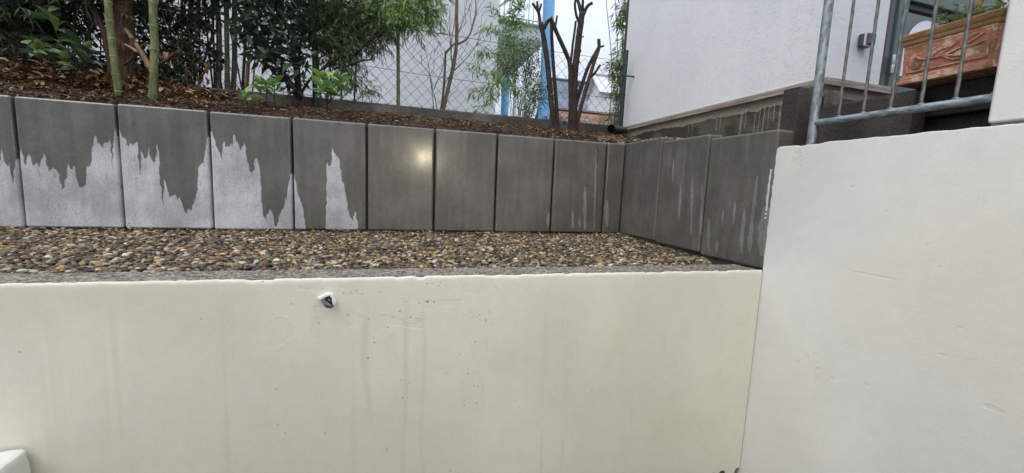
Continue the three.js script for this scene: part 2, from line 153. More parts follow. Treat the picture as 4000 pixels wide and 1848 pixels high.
const FLAKE = [[[1.738,-0.196],[1.768,-0.197],[1.79,-0.241],[1.792,-0.287],[1.732,-0.329],[1.709,-0.319],[1.717,-0.282],[1.734,-0.245]],[[1.875,-0.153],[1.923,-0.163],[1.929,-0.218],[1.918,-0.264],[1.893,-0.306],[1.866,-0.292],[1.86,-0.268],[1.874,-0.23]],[[2.007,-0.175],[2.078,-0.21],[2.064,-0.234],[2.035,-0.256],[2.006,-0.25]],[[2.492,-0.241],[2.525,-0.2],[2.568,-0.241],[2.639,-0.276],[2.631,-0.31],[2.61,-0.327],[2.617,-0.407],[2.566,-0.447],[2.544,-0.441],[2.525,-0.347],[2.498,-0.302]],[[2.525,-0.506],[2.568,-0.497],[2.599,-0.54],[2.608,-0.65],[2.602,-0.761],[2.573,-0.808],[2.52,-0.795],[2.517,-0.694],[2.49,-0.627],[2.497,-0.583],[2.517,-0.55]],[[2.137,-0.205],[2.175,-0.207],[2.275,-0.254],[2.321,-0.232],[2.318,-0.273],[2.283,-0.275],[2.182,-0.249],[2.137,-0.274]],[[2.175,-0.306],[2.202,-0.291],[2.198,-0.399],[2.187,-0.406],[2.16,-0.362]],[[2.462,-0.046],[2.63,-0.05],[2.654,-0.115],[2.623,-0.097],[2.582,-0.134],[2.489,-0.114]],[[2.954,-0.184],[2.987,-0.177],[2.998,-0.372],[2.965,-0.36]],[[2.724,-0.201],[2.76,-0.194],[2.755,-0.3],[2.729,-0.308]],[[1.816,-0.068],[1.87,-0.077],[1.873,-0.088],[1.823,-0.083]],[[2.328,-0.149],[2.49,-0.147],[2.466,-0.18],[2.416,-0.174],[2.361,-0.196],[2.329,-0.186]]];
const PINHOLE = [[1.991,-0.104,2],[2.018,-0.103,1.6],[2.041,-0.096,2],[2.063,-0.111,1.6],[2.135,-0.103,2],[2.331,-0.073,2.4],[2.354,-0.072,2],[2.382,-0.083,2],[2.39,-0.069,1.6],[2.336,-0.154,6],[2.364,-0.157,3],[2.218,-0.193,2.6],[2.263,-0.222,3],[2.186,-0.218,2],[2.006,-0.199,2],[2.089,-0.221,2.4],[1.893,-0.229,2],[2.087,-0.397,4],[2.113,-0.328,3],[2.603,-0.252,3],[2.555,-0.354,2.4],[2.525,-0.508,2.6],[2.512,-0.66,2],[2.557,-0.567,2],[2.574,-0.574,1.6],[2.572,-0.655,2.6],[2.262,-0.526,1.6],[2.226,-0.511,1.6],[2.167,-0.262,2.6],[2.288,-0.23,1.6],[2.299,-0.229,1.6],[1.693,-0.047,3],[1.792,-0.143,2],[1.884,-0.208,1.6],[1.909,-0.082,1.6],[2.301,-0.16,2.4],[2.243,-0.151,1.6],[2.572,-0.224,2],[2.619,-0.213,2],[1.73,-0.658,2],[1.755,-0.701,2],[1.91,-0.721,1.6],[2.166,-0.831,2],[2.975,-0.616,1.8]];
const CB = [[1.564,1.804,-0.85,0.27,0.27],[1.834,1.864,-0.9,0.302,0.256],[1.734,1.531,-0.8,0.204,0.182],[2.099,1.927,-0.9,0.237,0.213],[2.327,1.943,-0.85,0.238,0.178],[2.489,2.036,-0.85,0.144,0.144],[1.987,1.731,-0.9,0.165,0.142],[1.879,2.263,-0.9,0.599,0.253],[2.325,2.278,-0.9,0.381,0.214],[1.801,1.286,-0.75,0.114,0.114],[1.929,1.235,-0.75,0.092,0.092]];
const CE = [[1.131,1.65,-0.62,0.184,0.184],[1.259,1.486,-0.6,0.176,0.186],[1.367,1.321,-0.6,0.147,0.168],[1.235,1.756,-0.65,0.228,0.124],[1.076,1.483,-0.55,0.11,0.12],[1.382,1.141,-0.6,0.106,0.085],[1.476,1.573,-0.65,0.128,0.234],[1.16,1.36,-0.55,0.122,0.101],[1.253,1.95,-0.6,0.406,0.183]];
const CI = [[-0.293,1.492,-0.6,0.286,0.107],[0.01,1.592,-0.6,0.348,0.083],[0.266,1.641,-0.75,0.256,0.089],[-0.425,1.389,-0.85,0.211,0.192],[-0.521,1.215,-0.8,0.132,0.151],[0.407,1.665,-0.8,0.182,0.081],[-0.121,1.757,-0.6,0.611,0.126],[0.368,1.875,-0.7,0.465,0.136],[0.743,1.893,-0.8,0.372,0.124],[0.455,1.53,-0.95,0.128,0.128],[0.567,1.627,-0.95,0.129,0.129],[0.594,1.426,-0.95,0.087,0.13],[0.515,1.271,-0.95,0.151,0.13],[0.236,1.244,-0.9,0.187,0.125],[0.428,1.174,-0.85,0.126,0.084],[0.711,1.367,-0.98,0.088,0.132]];
const CP = [[3.672,2.151,-2.2,0.205,0.24],[3.955,2.286,-2.2,0.156,0.156],[4.029,1.895,-2.2,0.14,0.316],[3.629,1.882,-2.2,0.172,0.206],[3.851,2.068,-2.3,0.211,0.211],[4.135,1.668,-2.2,0.142,0.177]];
const PB = [3.871,1.334,-2.2,0.0,0.0];
const CR = [[4.989,2.575,-1.5,0.144,0.224],[5.041,2.183,-1.5,0.114,0.227],[4.947,1.985,-1.5,0.13,0.195],[4.951,1.704,-1.5,0.114,0.196],[5.089,1.623,-1.5,0.099,0.231],[5.051,1.395,-1.5,0.099,0.132],[5.758,1.789,-3.0,0.129,0.129]];
const CL = [[0.004,1.197,-0.4,0.157,0.122],[0.094,1.136,-0.38,0.14,0.087],[-0.048,1.394,-0.42,0.104,0.104],[0.143,1.198,-0.4,0.106,0.106]];
const CX = [[-0.439,1.458,-0.75,0.222,0.148],[-0.332,1.457,-0.9,0.196,0.177],[-0.125,1.525,-0.9,0.14,0.16],[-0.534,1.22,-0.95,0.237,0.099],[0.049,1.571,-0.85,0.12,0.12],[0.179,1.435,-0.9,0.123,0.185],[0.327,1.522,-0.92,0.104,0.188],[0.149,1.187,-0.8,0.121,0.08],[-0.138,1.271,-0.95,0.102,0.082],[0.643,1.719,-1.0,0.131,0.131],[0.394,1.379,-0.95,0.107,0.17],[-0.458,1.315,-0.7,0.11,0.183]];
// ---------------------------------------------------------------- shared materials
const concreteBump = tex(512, 512, (u, v) => 255 * (.55 * fbm(u * 12, v * 12, 5, 9, 12, 12) + .45 * Math.pow(vnoise(u * 90, v * 90, 4, 90, 90), 2)), false, [1 / .6, 1 / .6]);
const concreteMap = (c0, c1, s = 31) => tex(512, 512, (u, v) => mixc(c0, c1, sstep(.25, .75, fbm(u * 6, v * 6, 5, s, 6, 6) * .7 + .3 * vnoise(u * 120, v * 120, s + 3, 120, 120))), true, [1 / .9, 1 / .9]);
const M = {};
M.rawConcrete = std({ map: concreteMap([92, 84, 79], [138, 128, 120]), bumpMap: concreteBump, bumpScale: .004, roughness: .75 });
M.darkConcrete = std({ map: concreteMap([48, 43, 39], [74, 67, 61], 41), bumpMap: concreteBump, bumpScale: .003, roughness: .7 });
M.kerb = std({ map: concreteMap([76, 71, 66], [118, 111, 104], 51), bumpMap: concreteBump, bumpScale: .004, roughness: .65 });
M.joint = std({ color: lin(.09, .085, .075), roughness: .95 });
M.galv = std({ map: tex(256, 256, (u, v) => mixc([112, 122, 128], [158, 166, 170], sstep(.3, .7, fbm(u * 10, v * 10, 4, 71, 10, 10))), true, [6, 3]), metalness: .55, roughness: .5 });
M.galvDark = std({ map: tex(256, 256, (u, v) => mixc([88, 90, 90], [128, 128, 125], sstep(.3, .7, fbm(u * 10, v * 10, 4, 72, 10, 10))), true, [6, 3]), metalness: .45, roughness: .55 });
M.greenSteel = std({ color: lin(.012, .03, .026), roughness: .5 });
M.wire = std({ color: lin(.05, .06, .06), roughness: .6 });
M.black = std({ color: lin(.018, .018, .02), roughness: .38 });
const leafMat = (o = {}) => phy({ vertexColors: true, roughness: .95, transmission: .3, thickness: 0, clearcoat: .22, clearcoatRoughness: .4, side: THREE.DoubleSide, ...o });
M.leaf = leafMat(); M.leafDull = leafMat({ clearcoat: 0 });
const barkTex = (c0, c1, s) => tex(256, 256, (u, v) => mixc(c0, c1, sstep(.3, .7, fbm(u * 24, v * 5, 4, s, 24, 5))), true, [10, 4]);
const barkBump = tex(256, 256, (u, v) => 255 * fbm(u * 26, v * 6, 4, 81, 26, 6), false, [10, 4]);
M.barkDark = std({ map: barkTex([32, 26, 23], [70, 57, 49], 82), bumpMap: barkBump, bumpScale: .006, roughness: .8 });
M.barkRed = std({ map: barkTex([44, 32, 25], [96, 68, 52], 83), bumpMap: barkBump, bumpScale: .006, roughness: .85 });
M.barkGrey = std({ map: barkTex([92, 84, 66], [140, 128, 100], 84), bumpMap: barkBump, bumpScale: .004, roughness: .85 });
M.barkBlack = std({ map: barkTex([22, 18, 15], [50, 42, 36], 85), bumpMap: barkBump, bumpScale: .008, roughness: .9 });
M.culmGreen = std({ map: tex(128, 512, (u, v) => mixc([70, 82, 38], [114, 120, 70], sstep(.25, .8, fbm(u * 8, v * 16, 4, 86, 8, 16))), true, [6, 1.2]), roughness: .45 });
M.culmOlive = std({ map: tex(128, 512, (u, v) => mixc([62, 60, 36], [112, 104, 66], sstep(.25, .8, fbm(u * 8, v * 16, 4, 87, 8, 16))), true, [6, 1.2]), roughness: .6 });
M.culmTan = std({ map: tex(128, 512, (u, v) => mixc([112, 88, 62], [160, 132, 98], sstep(.25, .8, fbm(u * 10, v * 8, 4, 88, 10, 8))), true, [6, 1.2]), roughness: .75 });
M.node = std({ color: lin(.3, .31, .2), roughness: .7 });

// ---------------------------------------------------------------- setting: grounds
{
  const g = new THREE.PlaneGeometry(300, 160); g.rotateX(-Math.PI / 2); g.translate(0, .98, -80.86); metreUV(g);
  struct('upper_ground', g, std({ map: concreteMap([52, 54, 38], [84, 80, 60], 61), roughness: 1 }), 'garden ground of the neighbouring plots behind the concrete kerb', 'ground');
  const f = metreUV(new THREE.PlaneGeometry(9, 9).rotateX(-Math.PI / 2).translate(2.4, -1.285, 5.6));
  struct('courtyard_floor', f, std({ map: concreteMap([84, 82, 78], [120, 118, 112], 62), bumpMap: concreteBump, bumpScale: .004, roughness: .9 }), 'grey courtyard floor at the foot of the white walls', 'floor');
}
const gravelY = (x, z) => -.016 - .030 * z + .012 * (fbm(x * 3, z * 3, 3, 91) - .5) - .022 * (1 - sstep(.0, .06, z)) - .02 * (1 - sstep(.0, .05, 4.19 - x));
{
  const g = new THREE.PlaneGeometry(7.2, 1.36, 120, 30).rotateX(-Math.PI / 2).translate(.62, 0, .62);
  const p = g.attributes.position; for (let i = 0; i < p.count; i++) p.setY(i, gravelY(p.getX(i), p.getZ(i)) - .012);
  g.computeVertexNormals();
  struct('gravel_bed', metreUV(g), std({ map: concreteMap([40, 33, 26], [74, 62, 48], 63), roughness: .9 }), 'dark earth under the pebbles between the two walls', 'ground');
}
// soil of the planting bed, rising to the kerb; a litter mound buries the kerb's left half
const prof = [[-.1, .775], [-.14, .80], [-.25, .868], [-.45, .925], [-.75, .985], [-1.2, 1.02]];
function soilY(x, z) {
  let y = prof[prof.length - 1][1]; for (let i = 0; i < prof.length - 1; i++) if (z <= prof[i][0] && z >= prof[i + 1][0]) { const t = (z - prof[i][0]) / (prof[i + 1][0] - prof[i][0]); y = prof[i][1] + t * (prof[i + 1][1] - prof[i][1]); break; }
  if (z > -.1) y = .775;
  y += .14 * sstep(.7, .2, x) * sstep(-.4, -.8, z);
  return y + .035 * (fbm(x * 6, z * 6, 4, 93) - .5);
}
{
  const g = new THREE.PlaneGeometry(7.2, 1.5, 240, 56).rotateX(-Math.PI / 2).translate(.99, 0, -.86);
  const p = g.attributes.position; for (let i = 0; i < p.count; i++) p.setY(i, soilY(p.getX(i), p.getZ(i)) - (p.getZ(i) < -.78 && p.getX(i) > .6 ? .07 : 0));
  g.computeVertexNormals();
  struct('planting_bed', metreUV(g), std({ map: concreteMap([34, 24, 21], [70, 50, 42], 64), bumpMap: concreteBump, bumpScale: .012, roughness: .95 }), 'dark brown soil of the raised planting bed', 'soil');
}

// ---------------------------------------------------------------- white courtyard walls
const paintBits = (c) => c;
{
  // front wall, thin skew: front face from z 1.437 (x 0) to 1.49 (x 4.19)
  const fz = x => 1.428 + .0165 * x, bz = x => 1.226 + .0215 * x;
  const U0 = .5, U1 = 4.2, V0 = -1.3, V1 = -.02, W = 1600, H = 553;
  const mask = new Float32Array(W * H);
  const dot = [];
  for (const [x, y, r] of PINHOLE) dot.push([x, y, r * .0007]);
  let s0 = seed; seed = 77; for (let i = 0; i < 16; i++) dot.push([rr(.9, 4.1), rr(-1.1, -.1), rr(.0008, .0016)]); seed = s0;
  const ring = FLAKE.map(P => { const xs = P.map(p => p[0]), ys = P.map(p => p[1]); return [Math.min(...xs) - .01, Math.max(...xs) + .01, Math.min(...ys) - .01, Math.max(...ys) + .01]; });
  const hole = new Float32Array(W * H);
  for (const [x, y, r] of dot) { const cx = (x - U0) / (U1 - U0) * W, cy = (y - V0) / (V1 - V0) * H, k = r / (U1 - U0) * W * 1.25; for (let j = Math.floor(cy - k - 1); j <= cy + k + 1; j++) for (let i = Math.floor(cx - k * 1.4 - 1); i <= cx + k * 1.4 + 1; i++) if (i >= 0 && j >= 0 && i < W && j < H) { const d = Math.hypot((i - cx) / 1.3, j - cy); hole[j * W + i] = Math.max(hole[j * W + i], 1 - sstep(k * .6, k + .8, d)); } }
  for (let j = 0; j < H; j++) for (let i = 0; i < W; i++) {
    let x = U0 + (i + .5) / W * (U1 - U0), y = V0 + (j + .5) / H * (V1 - V0); x += .012 * (fbm(x * 40, y * 40, 3, 12) - .5); y += .012 * (fbm(x * 40, y * 40, 3, 13) - .5);
    for (let k = 0; k < FLAKE.length; k++) { const b = ring[k]; if (x > b[0] && x < b[1] && y > b[2] && y < b[3] && inPoly(x, y, FLAKE[k])) mask[j * W + i] = 1; }
  }
  const at = (a, u, v) => a[Math.min(H - 1, Math.floor(v * H)) * W + Math.min(W - 1, Math.floor(u * W))];
  const rise = (x, y) => { let t = 0; for (const [sx, w, k] of [[1.2, .04, .6], [1.56, .02, .8], [2.08, .012, 1], [2.25, .014, 1], [2.33, .008, .8], [2.02, .01, .7], [2.9, .012, .6], [3.02, .008, .6], [.98, .05, .5], [3.4, .02, .4]]) { const d = Math.abs(x + .03 * (vnoise(y * 5, sx * 9, 2) - .5) - sx) / (w * 1.9); if (d < 1) t += (1 - d) * k * sstep(.25, .6, vnoise(x * 60, y * 2.4, 6)); } return t; };
  const map = place(tex(W, H, (u, v) => {
    const x = U0 + u * (U1 - U0), y = V0 + v * (V1 - V0);
    let c = mixc([211, 208, 194], [220, 217, 204], sstep(.3, .7, fbm(x * 2.2, y * 2.2, 5, 14)));
    c = mixc(c, [208, 208, 199], .6 * sstep(.5, .75, fbm(x * 1.1 + 7, y * .8, 3, 15)));
    c = mixc(c, [196, 195, 183], .5 * rise(x, y) * sstep(-.05, -.3, y));
    c = mixc(c, [205, 204, 194], .10 * at(mask, u, v));
    const k = 1 + .025 * (vnoise(x * 260, y * 260, 16) - .5) + .025 * (fbm(x * 26, y * 26, 3, 11) - .5);
    c = mixc([c[0] * k, c[1] * k, c[2] * k], [110, 108, 100], .65 * at(hole, u, v));
    return c;
  }), U0, U1, V0, V1);
  const bump = place(tex(W, H, (u, v) => { const x = U0 + u * (U1 - U0), y = V0 + v * (V1 - V0); return 150 - 62 * at(mask, u, v) - 120 * at(hole, u, v) + 44 * (fbm(x * 14, y * 14, 4, 17) - .5) + 18 * (vnoise(x * 130, y * 130, 18) - .5) + 16 * sstep(.7, .8, fbm(x * 9, y * 14, 3, 19)); }, false), U0, U1, V0, V1);
  M.cream = std({ map, bumpMap: bump, bumpScale: .003, roughness: .62 });
  const g = thing('courtyard_wall', 'cream painted low courtyard wall with bare concrete ledge below the pebbles', 'wall');
  const core = box(-1.5, 4.18, -1.29, -.046, 0, 1); { const p = core.attributes.position; for (let i = 0; i < p.count; i++) p.setZ(i, p.getZ(i) > .5 ? fz(p.getX(i)) - .014 : bz(p.getX(i))); }
  // subdivided ledge top so that its surface is uneven
  const led = new THREE.PlaneGeometry(5.68, 1, 500, 14).rotateX(-Math.PI / 2).translate(1.34, 0, .5); { const p = led.attributes.position; for (let i = 0; i < p.count; i++) { const x = p.getX(i), z = p.getZ(i); p.setY(i, -.0405 + .007 * (fbm(x * 30, z * 7, 4, 24) - .5)); p.setZ(i, bz(x) + z * (fz(x) - .010 - bz(x))); } led.computeVertexNormals(); }
  part('concrete_core', core, M.rawConcrete, g);
  M.ledge = std({ map: tex(1024, 128, (u, v) => { const n = .5 * fbm(u * 90, v * 12, 4, 34, 90, 12) + .5 * vnoise(u * 260, v * 30, 35, 260, 30); return mixc([86, 79, 70], [162, 153, 141], sstep(.25, .75, n)); }, true, [1 / 1.8, 1 / .22]), bumpMap: concreteBump, bumpScale: .014, roughness: .75 });
  part('ledge_top', metreUV(led), M.ledge, g, 'rough bare concrete top of the cream wall');
  // paint coat: rows from floor to lip
  const N = 620, pos = [], uv = [], idx = [], x0 = -1.5, x1 = 4.186;
  const rows = [[-1.29, 0, 0], [-.9, 0, 0], [-.5, 0, 0], [-.2, 0, 0], [-.085, 0, 0], [-.058, .0005, .3], [-.047, -.0005, .7], [-.0405, -.003, 1], [-.038, -.008, 1], [-.0385, -.013, 1], [-.052, -.018, .3]];
  for (let r = 0; r < rows.length; r++) for (let i = 0; i <= N; i++) {
    const x = x0 + (x1 - x0) * i / N, [y, dz, k] = rows[r], n = fbm(x * 45, 1.5, 3, 21) - .5, n2 = fbm(x * 9, 4.5, 3, 22) - .5, ch = sstep(.62, .7, fbm(x * 13, 9.5, 3, 23));
    const low = y < -1.2 ? .05 * sstep(3.55, 4.1, x) * sstep(.35, .6, fbm(x * 16, 3, 3, 27)) : 0;
    pos.push(x, y + low + k * (n * .006 + n2 * .004 - ch * .004), fz(x) + dz + k * (n * .003 - ch * .003) + .0025 * (fbm(x * 2, y * 2, 3, 25) - .5)); uv.push(x, y);
    if (r && i) { const A = (r - 1) * (N + 1) + i - 1, B = A + N + 1; idx.push(A, A + 1, B, B, A + 1, B + 1); }
  }
  const pg = new THREE.BufferGeometry(); pg.setAttribute('position', new THREE.Float32BufferAttribute(pos, 3)); pg.setAttribute('uv', new THREE.Float32BufferAttribute(uv, 2)); pg.setIndex(idx); pg.computeVertexNormals();
  part('paint_coat', pg, M.cream, g);

  // side wall on the right, face x = 4.19, carries the railing
  const zS = 1.497, wz1 = 4.6, top = .645;
  const sh = new THREE.Shape(); s0 = seed; seed = 5150;
  const pt = []; pt.push([1.30, -1.29], [1.30, -.06], [zS, -.058]);
  for (let y = -.04; y < top - .012; y += .012) pt.push([zS + .009 * (fbm(y * 34, 2, 3, 26) - .5) + (rnd() < .12 ? rr(-.004, .007) : 0), y]);
  for (let z = zS + .012; z < wz1; z += .014) pt.push([z, top - .004 + .008 * (fbm(z * 22, 5, 3, 28) - .5) - .012 * sstep(.66, .8, fbm(z * 9, 7, 2, 29))]);
  pt.push([wz1, top], [wz1, -1.29]); seed = s0;
  pt.forEach(([z, y], i) => i ? sh.lineTo(z, y) : sh.moveTo(z, y));
  const eg = new THREE.ExtrudeGeometry(sh, { depth: .012, bevelEnabled: true, bevelThickness: .004, bevelSize: .004, bevelSegments: 2, curveSegments: 1 });
  { const p = eg.attributes.position, n = eg.attributes.normal; for (let i = 0; i < p.count; i++) { const z = p.getX(i), y = p.getY(i), d = p.getZ(i), nx = n.getX(i), ny = n.getY(i), nz = n.getZ(i); p.setXYZ(i, 4.194 + d, y, z); n.setXYZ(i, nz, ny, nx); } }
  // mirrored: turn the winding
  { const q = eg.index ? eg.toNonIndexed() : eg, p = q.attributes.position.array; for (let i = 0; i < p.length; i += 9) for (let k = 0; k < 3; k++) { const t = p[i + k]; p[i + k] = p[i + 6 + k]; p[i + 6 + k] = t; } q.computeVertexNormals(); }
  const RW = 1024, RH = 1200, ZU0 = 1.28, ZU1 = 2.9, YV0 = -1.3, YV1 = .66;
  const chips = [[1.62, .56, .035, .06], [1.80, -.42, .02, .012], [1.84, -.40, .015, .02], [1.86, -.46, .016, .012], [1.93, -.47, .018, .012], [2.07, -.43, .014, .012], [1.76, -.47, .02, .02], [2.3, -.2, .018, .01], [2.05, .33, .01, .006], [2.25, .13, .01, .006], [2.2, .21, .008, .006], [2.33, -.08, .012, .008], [2.02, .05, .1, .006], [1.9, .43, .012, .008], [2.45, -.33, .03, .012]];
  const chipAt = (z, y) => { let m = 0; for (const [a, b, w, h] of chips) { const d = Math.hypot((z - a) / w, (y - b) / h) + .9 * (fbm(z * 90, y * 90, 3, 37) - .5); m = Math.max(m, 1 - sstep(.55, 1, d)); } return m; };
  const rmap = place(tex(RW, RH, (u, v) => { const z = ZU0 + u * (ZU1 - ZU0), y = YV0 + v * (YV1 - YV0); let c = mixc([212, 213, 207], [221, 222, 217], sstep(.3, .7, fbm(z * 2, y * 2, 5, 33))); c = mixc(c, [217, 213, 200], .5 * sstep(.5, .75, fbm(z * .9 + 3, y * 1.1, 3, 35))); c = mixc(c, [212, 210, 200], .4 * chipAt(z, y)); const k = 1 + .02 * (vnoise(z * 260, y * 260, 36) - .5) + .025 * (fbm(z * 24, y * 24, 3, 10) - .5); return [c[0] * k, c[1] * k, c[2] * k]; }), ZU0, ZU1, YV0, YV1);
  const rbump = place(tex(RW, RH, (u, v) => { const z = ZU0 + u * (ZU1 - ZU0), y = YV0 + v * (YV1 - YV0); return 140 + 66 * (fbm(z * 10, y * 13, 4, 38) - .5) + 15 * (vnoise(z * 140, y * 140, 39) - .5) - 60 * chipAt(z, y) * (.5 + vnoise(z * 150, y * 150, 40)) + 14 * sstep(.66, .74, fbm(z * 7, y * 12, 3, 42)); }, false), ZU0, ZU1, YV0, YV1);
  M.whitePaint = std({ map: rmap, bumpMap: rbump, bumpScale: .004, roughness: .6 });
  const w = thing('side_wall', 'tall white painted side wall carrying the galvanised railing', 'wall');
  part('paint_coat', metreUV(eg), M.whitePaint, w);
  part('concrete_core', [box(4.212, 4.4, -1.29, .636, 1.52, 4.6), box(4.212, 4.4, -1.29, -.08, 1.32, 1.52)], M.darkConcrete, w);
  // splashed strip of paint left on the neighbouring concrete panel
  const l = thing('courtyard_side_parapet', 'low white rough block wall at the foot of the cream wall', 'wall');
  const pb = new THREE.BoxGeometry(.31, .637, 1.945, 24, 40, 120).translate(.775, -.9615, 2.4275); { const p = pb.attributes.position; for (let i = 0; i < p.count; i++) { let x = p.getX(i), y = p.getY(i), z = p.getZ(i); const e = Math.max(0, (x - .915) / .015) * Math.max(0, (y + .658) / .015); p.setXYZ(i, x - .006 * e + .012 * (fbm(z * 18, y * 18, 4, 43) - .5), y - .006 * e + .014 * (fbm(z * 16, x * 16, 4, 44) - .5), z); } pb.computeVertexNormals(); metreUV(pb); }
  part('painted_block', metreUV(pb), M.whitePaint, l);
}

// ---------------------------------------------------------------- concrete angle-stone walls
{
  const U0 = -1.6, U1 = 4.22, V0 = -.1, V1 = .84, W = 2048, H = 400;
  const wetY = x => { if (x <= WET[0][0]) return .62 - .5 * fbm(x * 9, 3, 4, 44) + .12 * (vnoise(x * 40, 5, 43) - .5); for (let i = 1; i < WET.length; i++) if (x <= WET[i][0]) { const a = WET[i - 1], b = WET[i]; return a[1] + (b[1] - a[1]) * (x - a[0]) / Math.max(1e-4, b[0] - a[0]); } return -1; };
  const dryBack = (x, y) => {
    const wob = .010 * (vnoise(x * 60, y * 30, 45) - .5), e = wetY(x + wob) - y + .012 * (vnoise(x * 160, y * 40, 46) - .5);
    let d = x > WET[WET.length - 1][0] + .01 ? 0 : sstep(-.004, .008, e);
    for (const [ax, ay, bx, by, w] of STREAK) { const t = (y - ay) / (by - ay); if (t > -.05 && t < 1.05) { const cx = ax + (bx - ax) * t + .006 * (vnoise(y * 40, ax * 7, 47) - .5), k = w * (.25 + .75 * Math.sin(Math.PI * Math.min(1, Math.max(0, t * .75 + .12)))) * (.7 + .6 * vnoise(y * 50, ax * 9, 48)); d = Math.max(d, .42 * (1 - sstep(k * .35, k * .6, Math.abs(x - cx)))); } }
    return d;
  };
  const surf = (x, y, d, s) => {
    const n = fbm(x * 5, y * 5, 5, s), f = vnoise(x * 260, y * 260, s + 5), v = fbm(x * 30, y * 3, 3, s + 6);
    let wet = mixc([86, 85, 79], [107, 105, 99], sstep(.25, .75, n * .6 + v * .4)); let dry = mixc([158, 161, 164], [197, 200, 203], sstep(.2, .75, n * .75 + v * .25));
    if (d > .5) { const pit = sstep(.8, .9, vnoise(x * 170, y * 34, s + 7)) * sstep(.5, .62, fbm(x * 7, y * 7, 2, s + 8)); dry = mixc(dry, [122, 122, 120], .4 * pit); }
    let c = mixc(wet, dry, d);
    const pore = sstep(.965, .985, vnoise(x * 105, y * 105, s + 12)) * sstep(.45, .6, fbm(x * 4, y * 4, 2, s + 13)); c = mixc(c, [48, 46, 42], .7 * pore);
    const k = 1 + .17 * (f - .5) + .10 * (fbm(x * 34, y * 24, 3, s + 14) - .5); return [c[0] * k, c[1] * k, c[2] * k];
  };
  const dm = new Float32Array(W * H); for (let j = 0; j < H; j++) for (let i = 0; i < W; i++) dm[j * W + i] = dryBack(U0 + (i + .5) / W * (U1 - U0), V0 + (j + .5) / H * (V1 - V0));
  const dAt = (u, v) => dm[Math.floor(v * H) * W + Math.floor(u * W)];
  const map = place(tex(W, H * 1, (u, v) => { const x = U0 + u * (U1 - U0), y = V0 + v * (V1 - V0); return surf(x, y, dAt(u, v), 101); }), U0, U1, V0, V1);
  const rough = place(tex(W, H, (u, v) => { const x = U0 + u * (U1 - U0), y = V0 + v * (V1 - V0), d = dAt(u, v); return 255 * (.34 + .45 * d + .12 * (fbm(x * 20, y * 8, 3, 111) - .5)); }, false), U0, U1, V0, V1);
  const bump = tex(512, 512, (u, v) => 255 * (.5 * fbm(u * 40, v * 28, 4, 49, 40, 28) + .3 * vnoise(u * 130, v * 130, 50, 130, 130) + .2 * fbm(u * 6, v * 6, 3, 52, 6, 6)), false, [1 / .5, 1 / .5]);
  const coat = place(tex(W, H, (u, v) => { const x = U0 + u * (U1 - U0), y = V0 + v * (V1 - V0); return 255 * (1 - dAt(u, v)) * (.6 + .4 * fbm(x * 30, y * 12, 3, 112)); }, false), U0, U1, V0, V1);
  M.panel = phy({ map, roughnessMap: rough, roughness: 1, bumpMap: bump, bumpScale: .0022, clearcoat: .8, clearcoatMap: coat, clearcoatRoughness: .14 });
  // wing
  const ZU0 = -.15, ZU1 = 1.52;
  const dryWing = (z, y) => { let d = 0; for (const [az, ay, bz, by, w] of WSTREAK) { const t = (y - ay) / (by - ay); if (t > -.05 && t < 1.05) { const cz = az + (bz - az) * t + .008 * (vnoise(y * 30, az * 7, 53) - .5), k = w * (.3 + .7 * Math.sin(Math.PI * Math.min(1, Math.max(0, t * .8 + .1)))) * (.7 + .6 * vnoise(y * 40, az * 9, 54)); d = Math.max(d, .34 * (1 - sstep(k * .35, k * .62, Math.abs(z - cz)))); } } return d; };
  const wmap = place(tex(1024, 512, (u, v) => { const z = ZU0 + u * (ZU1 - ZU0), y = V0 + v * (V1 - V0); return surf(z + 9, y, dryWing(z, y), 121); }), ZU0, ZU1, V0, V1);
  M.wingPanel = std({ map: wmap, bumpMap: bump, bumpScale: .0022, roughness: .5 });
  // a panel: slab with chamfered edges, width along u
  function slab(w, y0, y1, t) {
    const g = new RoundedBoxGeometry(w, y1 - y0, t, 3, .015); g.translate(0, (y0 + y1) / 2, -t / 2); return g;
  }
  function uvFrom(g, ox, axis, oz) { const q = g.index ? g.toNonIndexed() : g, p = q.attributes.position, uv = new Float32Array(p.count * 2); for (let i = 0; i < p.count; i++) { uv[2 * i] = ox + (axis > 0 ? 1 : -1) * p.getX(i); uv[2 * i + 1] = p.getY(i); } q.setAttribute('uv', new THREE.BufferAttribute(uv, 2)); return q; }
  const back = thing('retaining_wall', 'long row of grey concrete angle stones holding back the planting bed', 'retaining wall');
  for (let n = -3; n <= 8; n++) {
    const w = n < 8 ? .5 : .185, xc = n * .5 + w / 2, m = part('concrete_panel', uvFrom(slab(w - .013, -.004 + rr(-.003, .003), .792 + .0018 * n * .5 + rr(-.002, .002), .12), xc, 1), M.panel, back);
    m.position.set(xc, 0, rr(-.003, .003)); m.rotation.y = rr(-.004, .004); m.rotation.x = rr(-.003, .003);
  }
  part('joint_backing', box(-1.5, 4.2, -.1, .74, -.11, -.07), M.kerb, back);
  const wing = thing('retaining_wall', 'short stepped return of three grey concrete angle stones beside the house', 'retaining wall');
  [[-.11, .493, .806, -.008], [.498, .992, .772, -.022], [.998, 1.496, .741, -.034]].forEach(([z0, z1, top, low], i) => {
    const w = z1 - z0 - (i ? .006 : 0), zc = (z0 + z1) / 2, m = part('concrete_panel', uvFrom(slab(w, low, top, .12), zc, 1), M.wingPanel, wing);
    m.rotation.y = -Math.PI / 2; m.position.set(4.19 + rr(-.002, .002), 0, zc);
  });
  part('joint_backing', box(4.255, 4.30, -.1, .70, -.1, 1.48), M.kerb, wing);
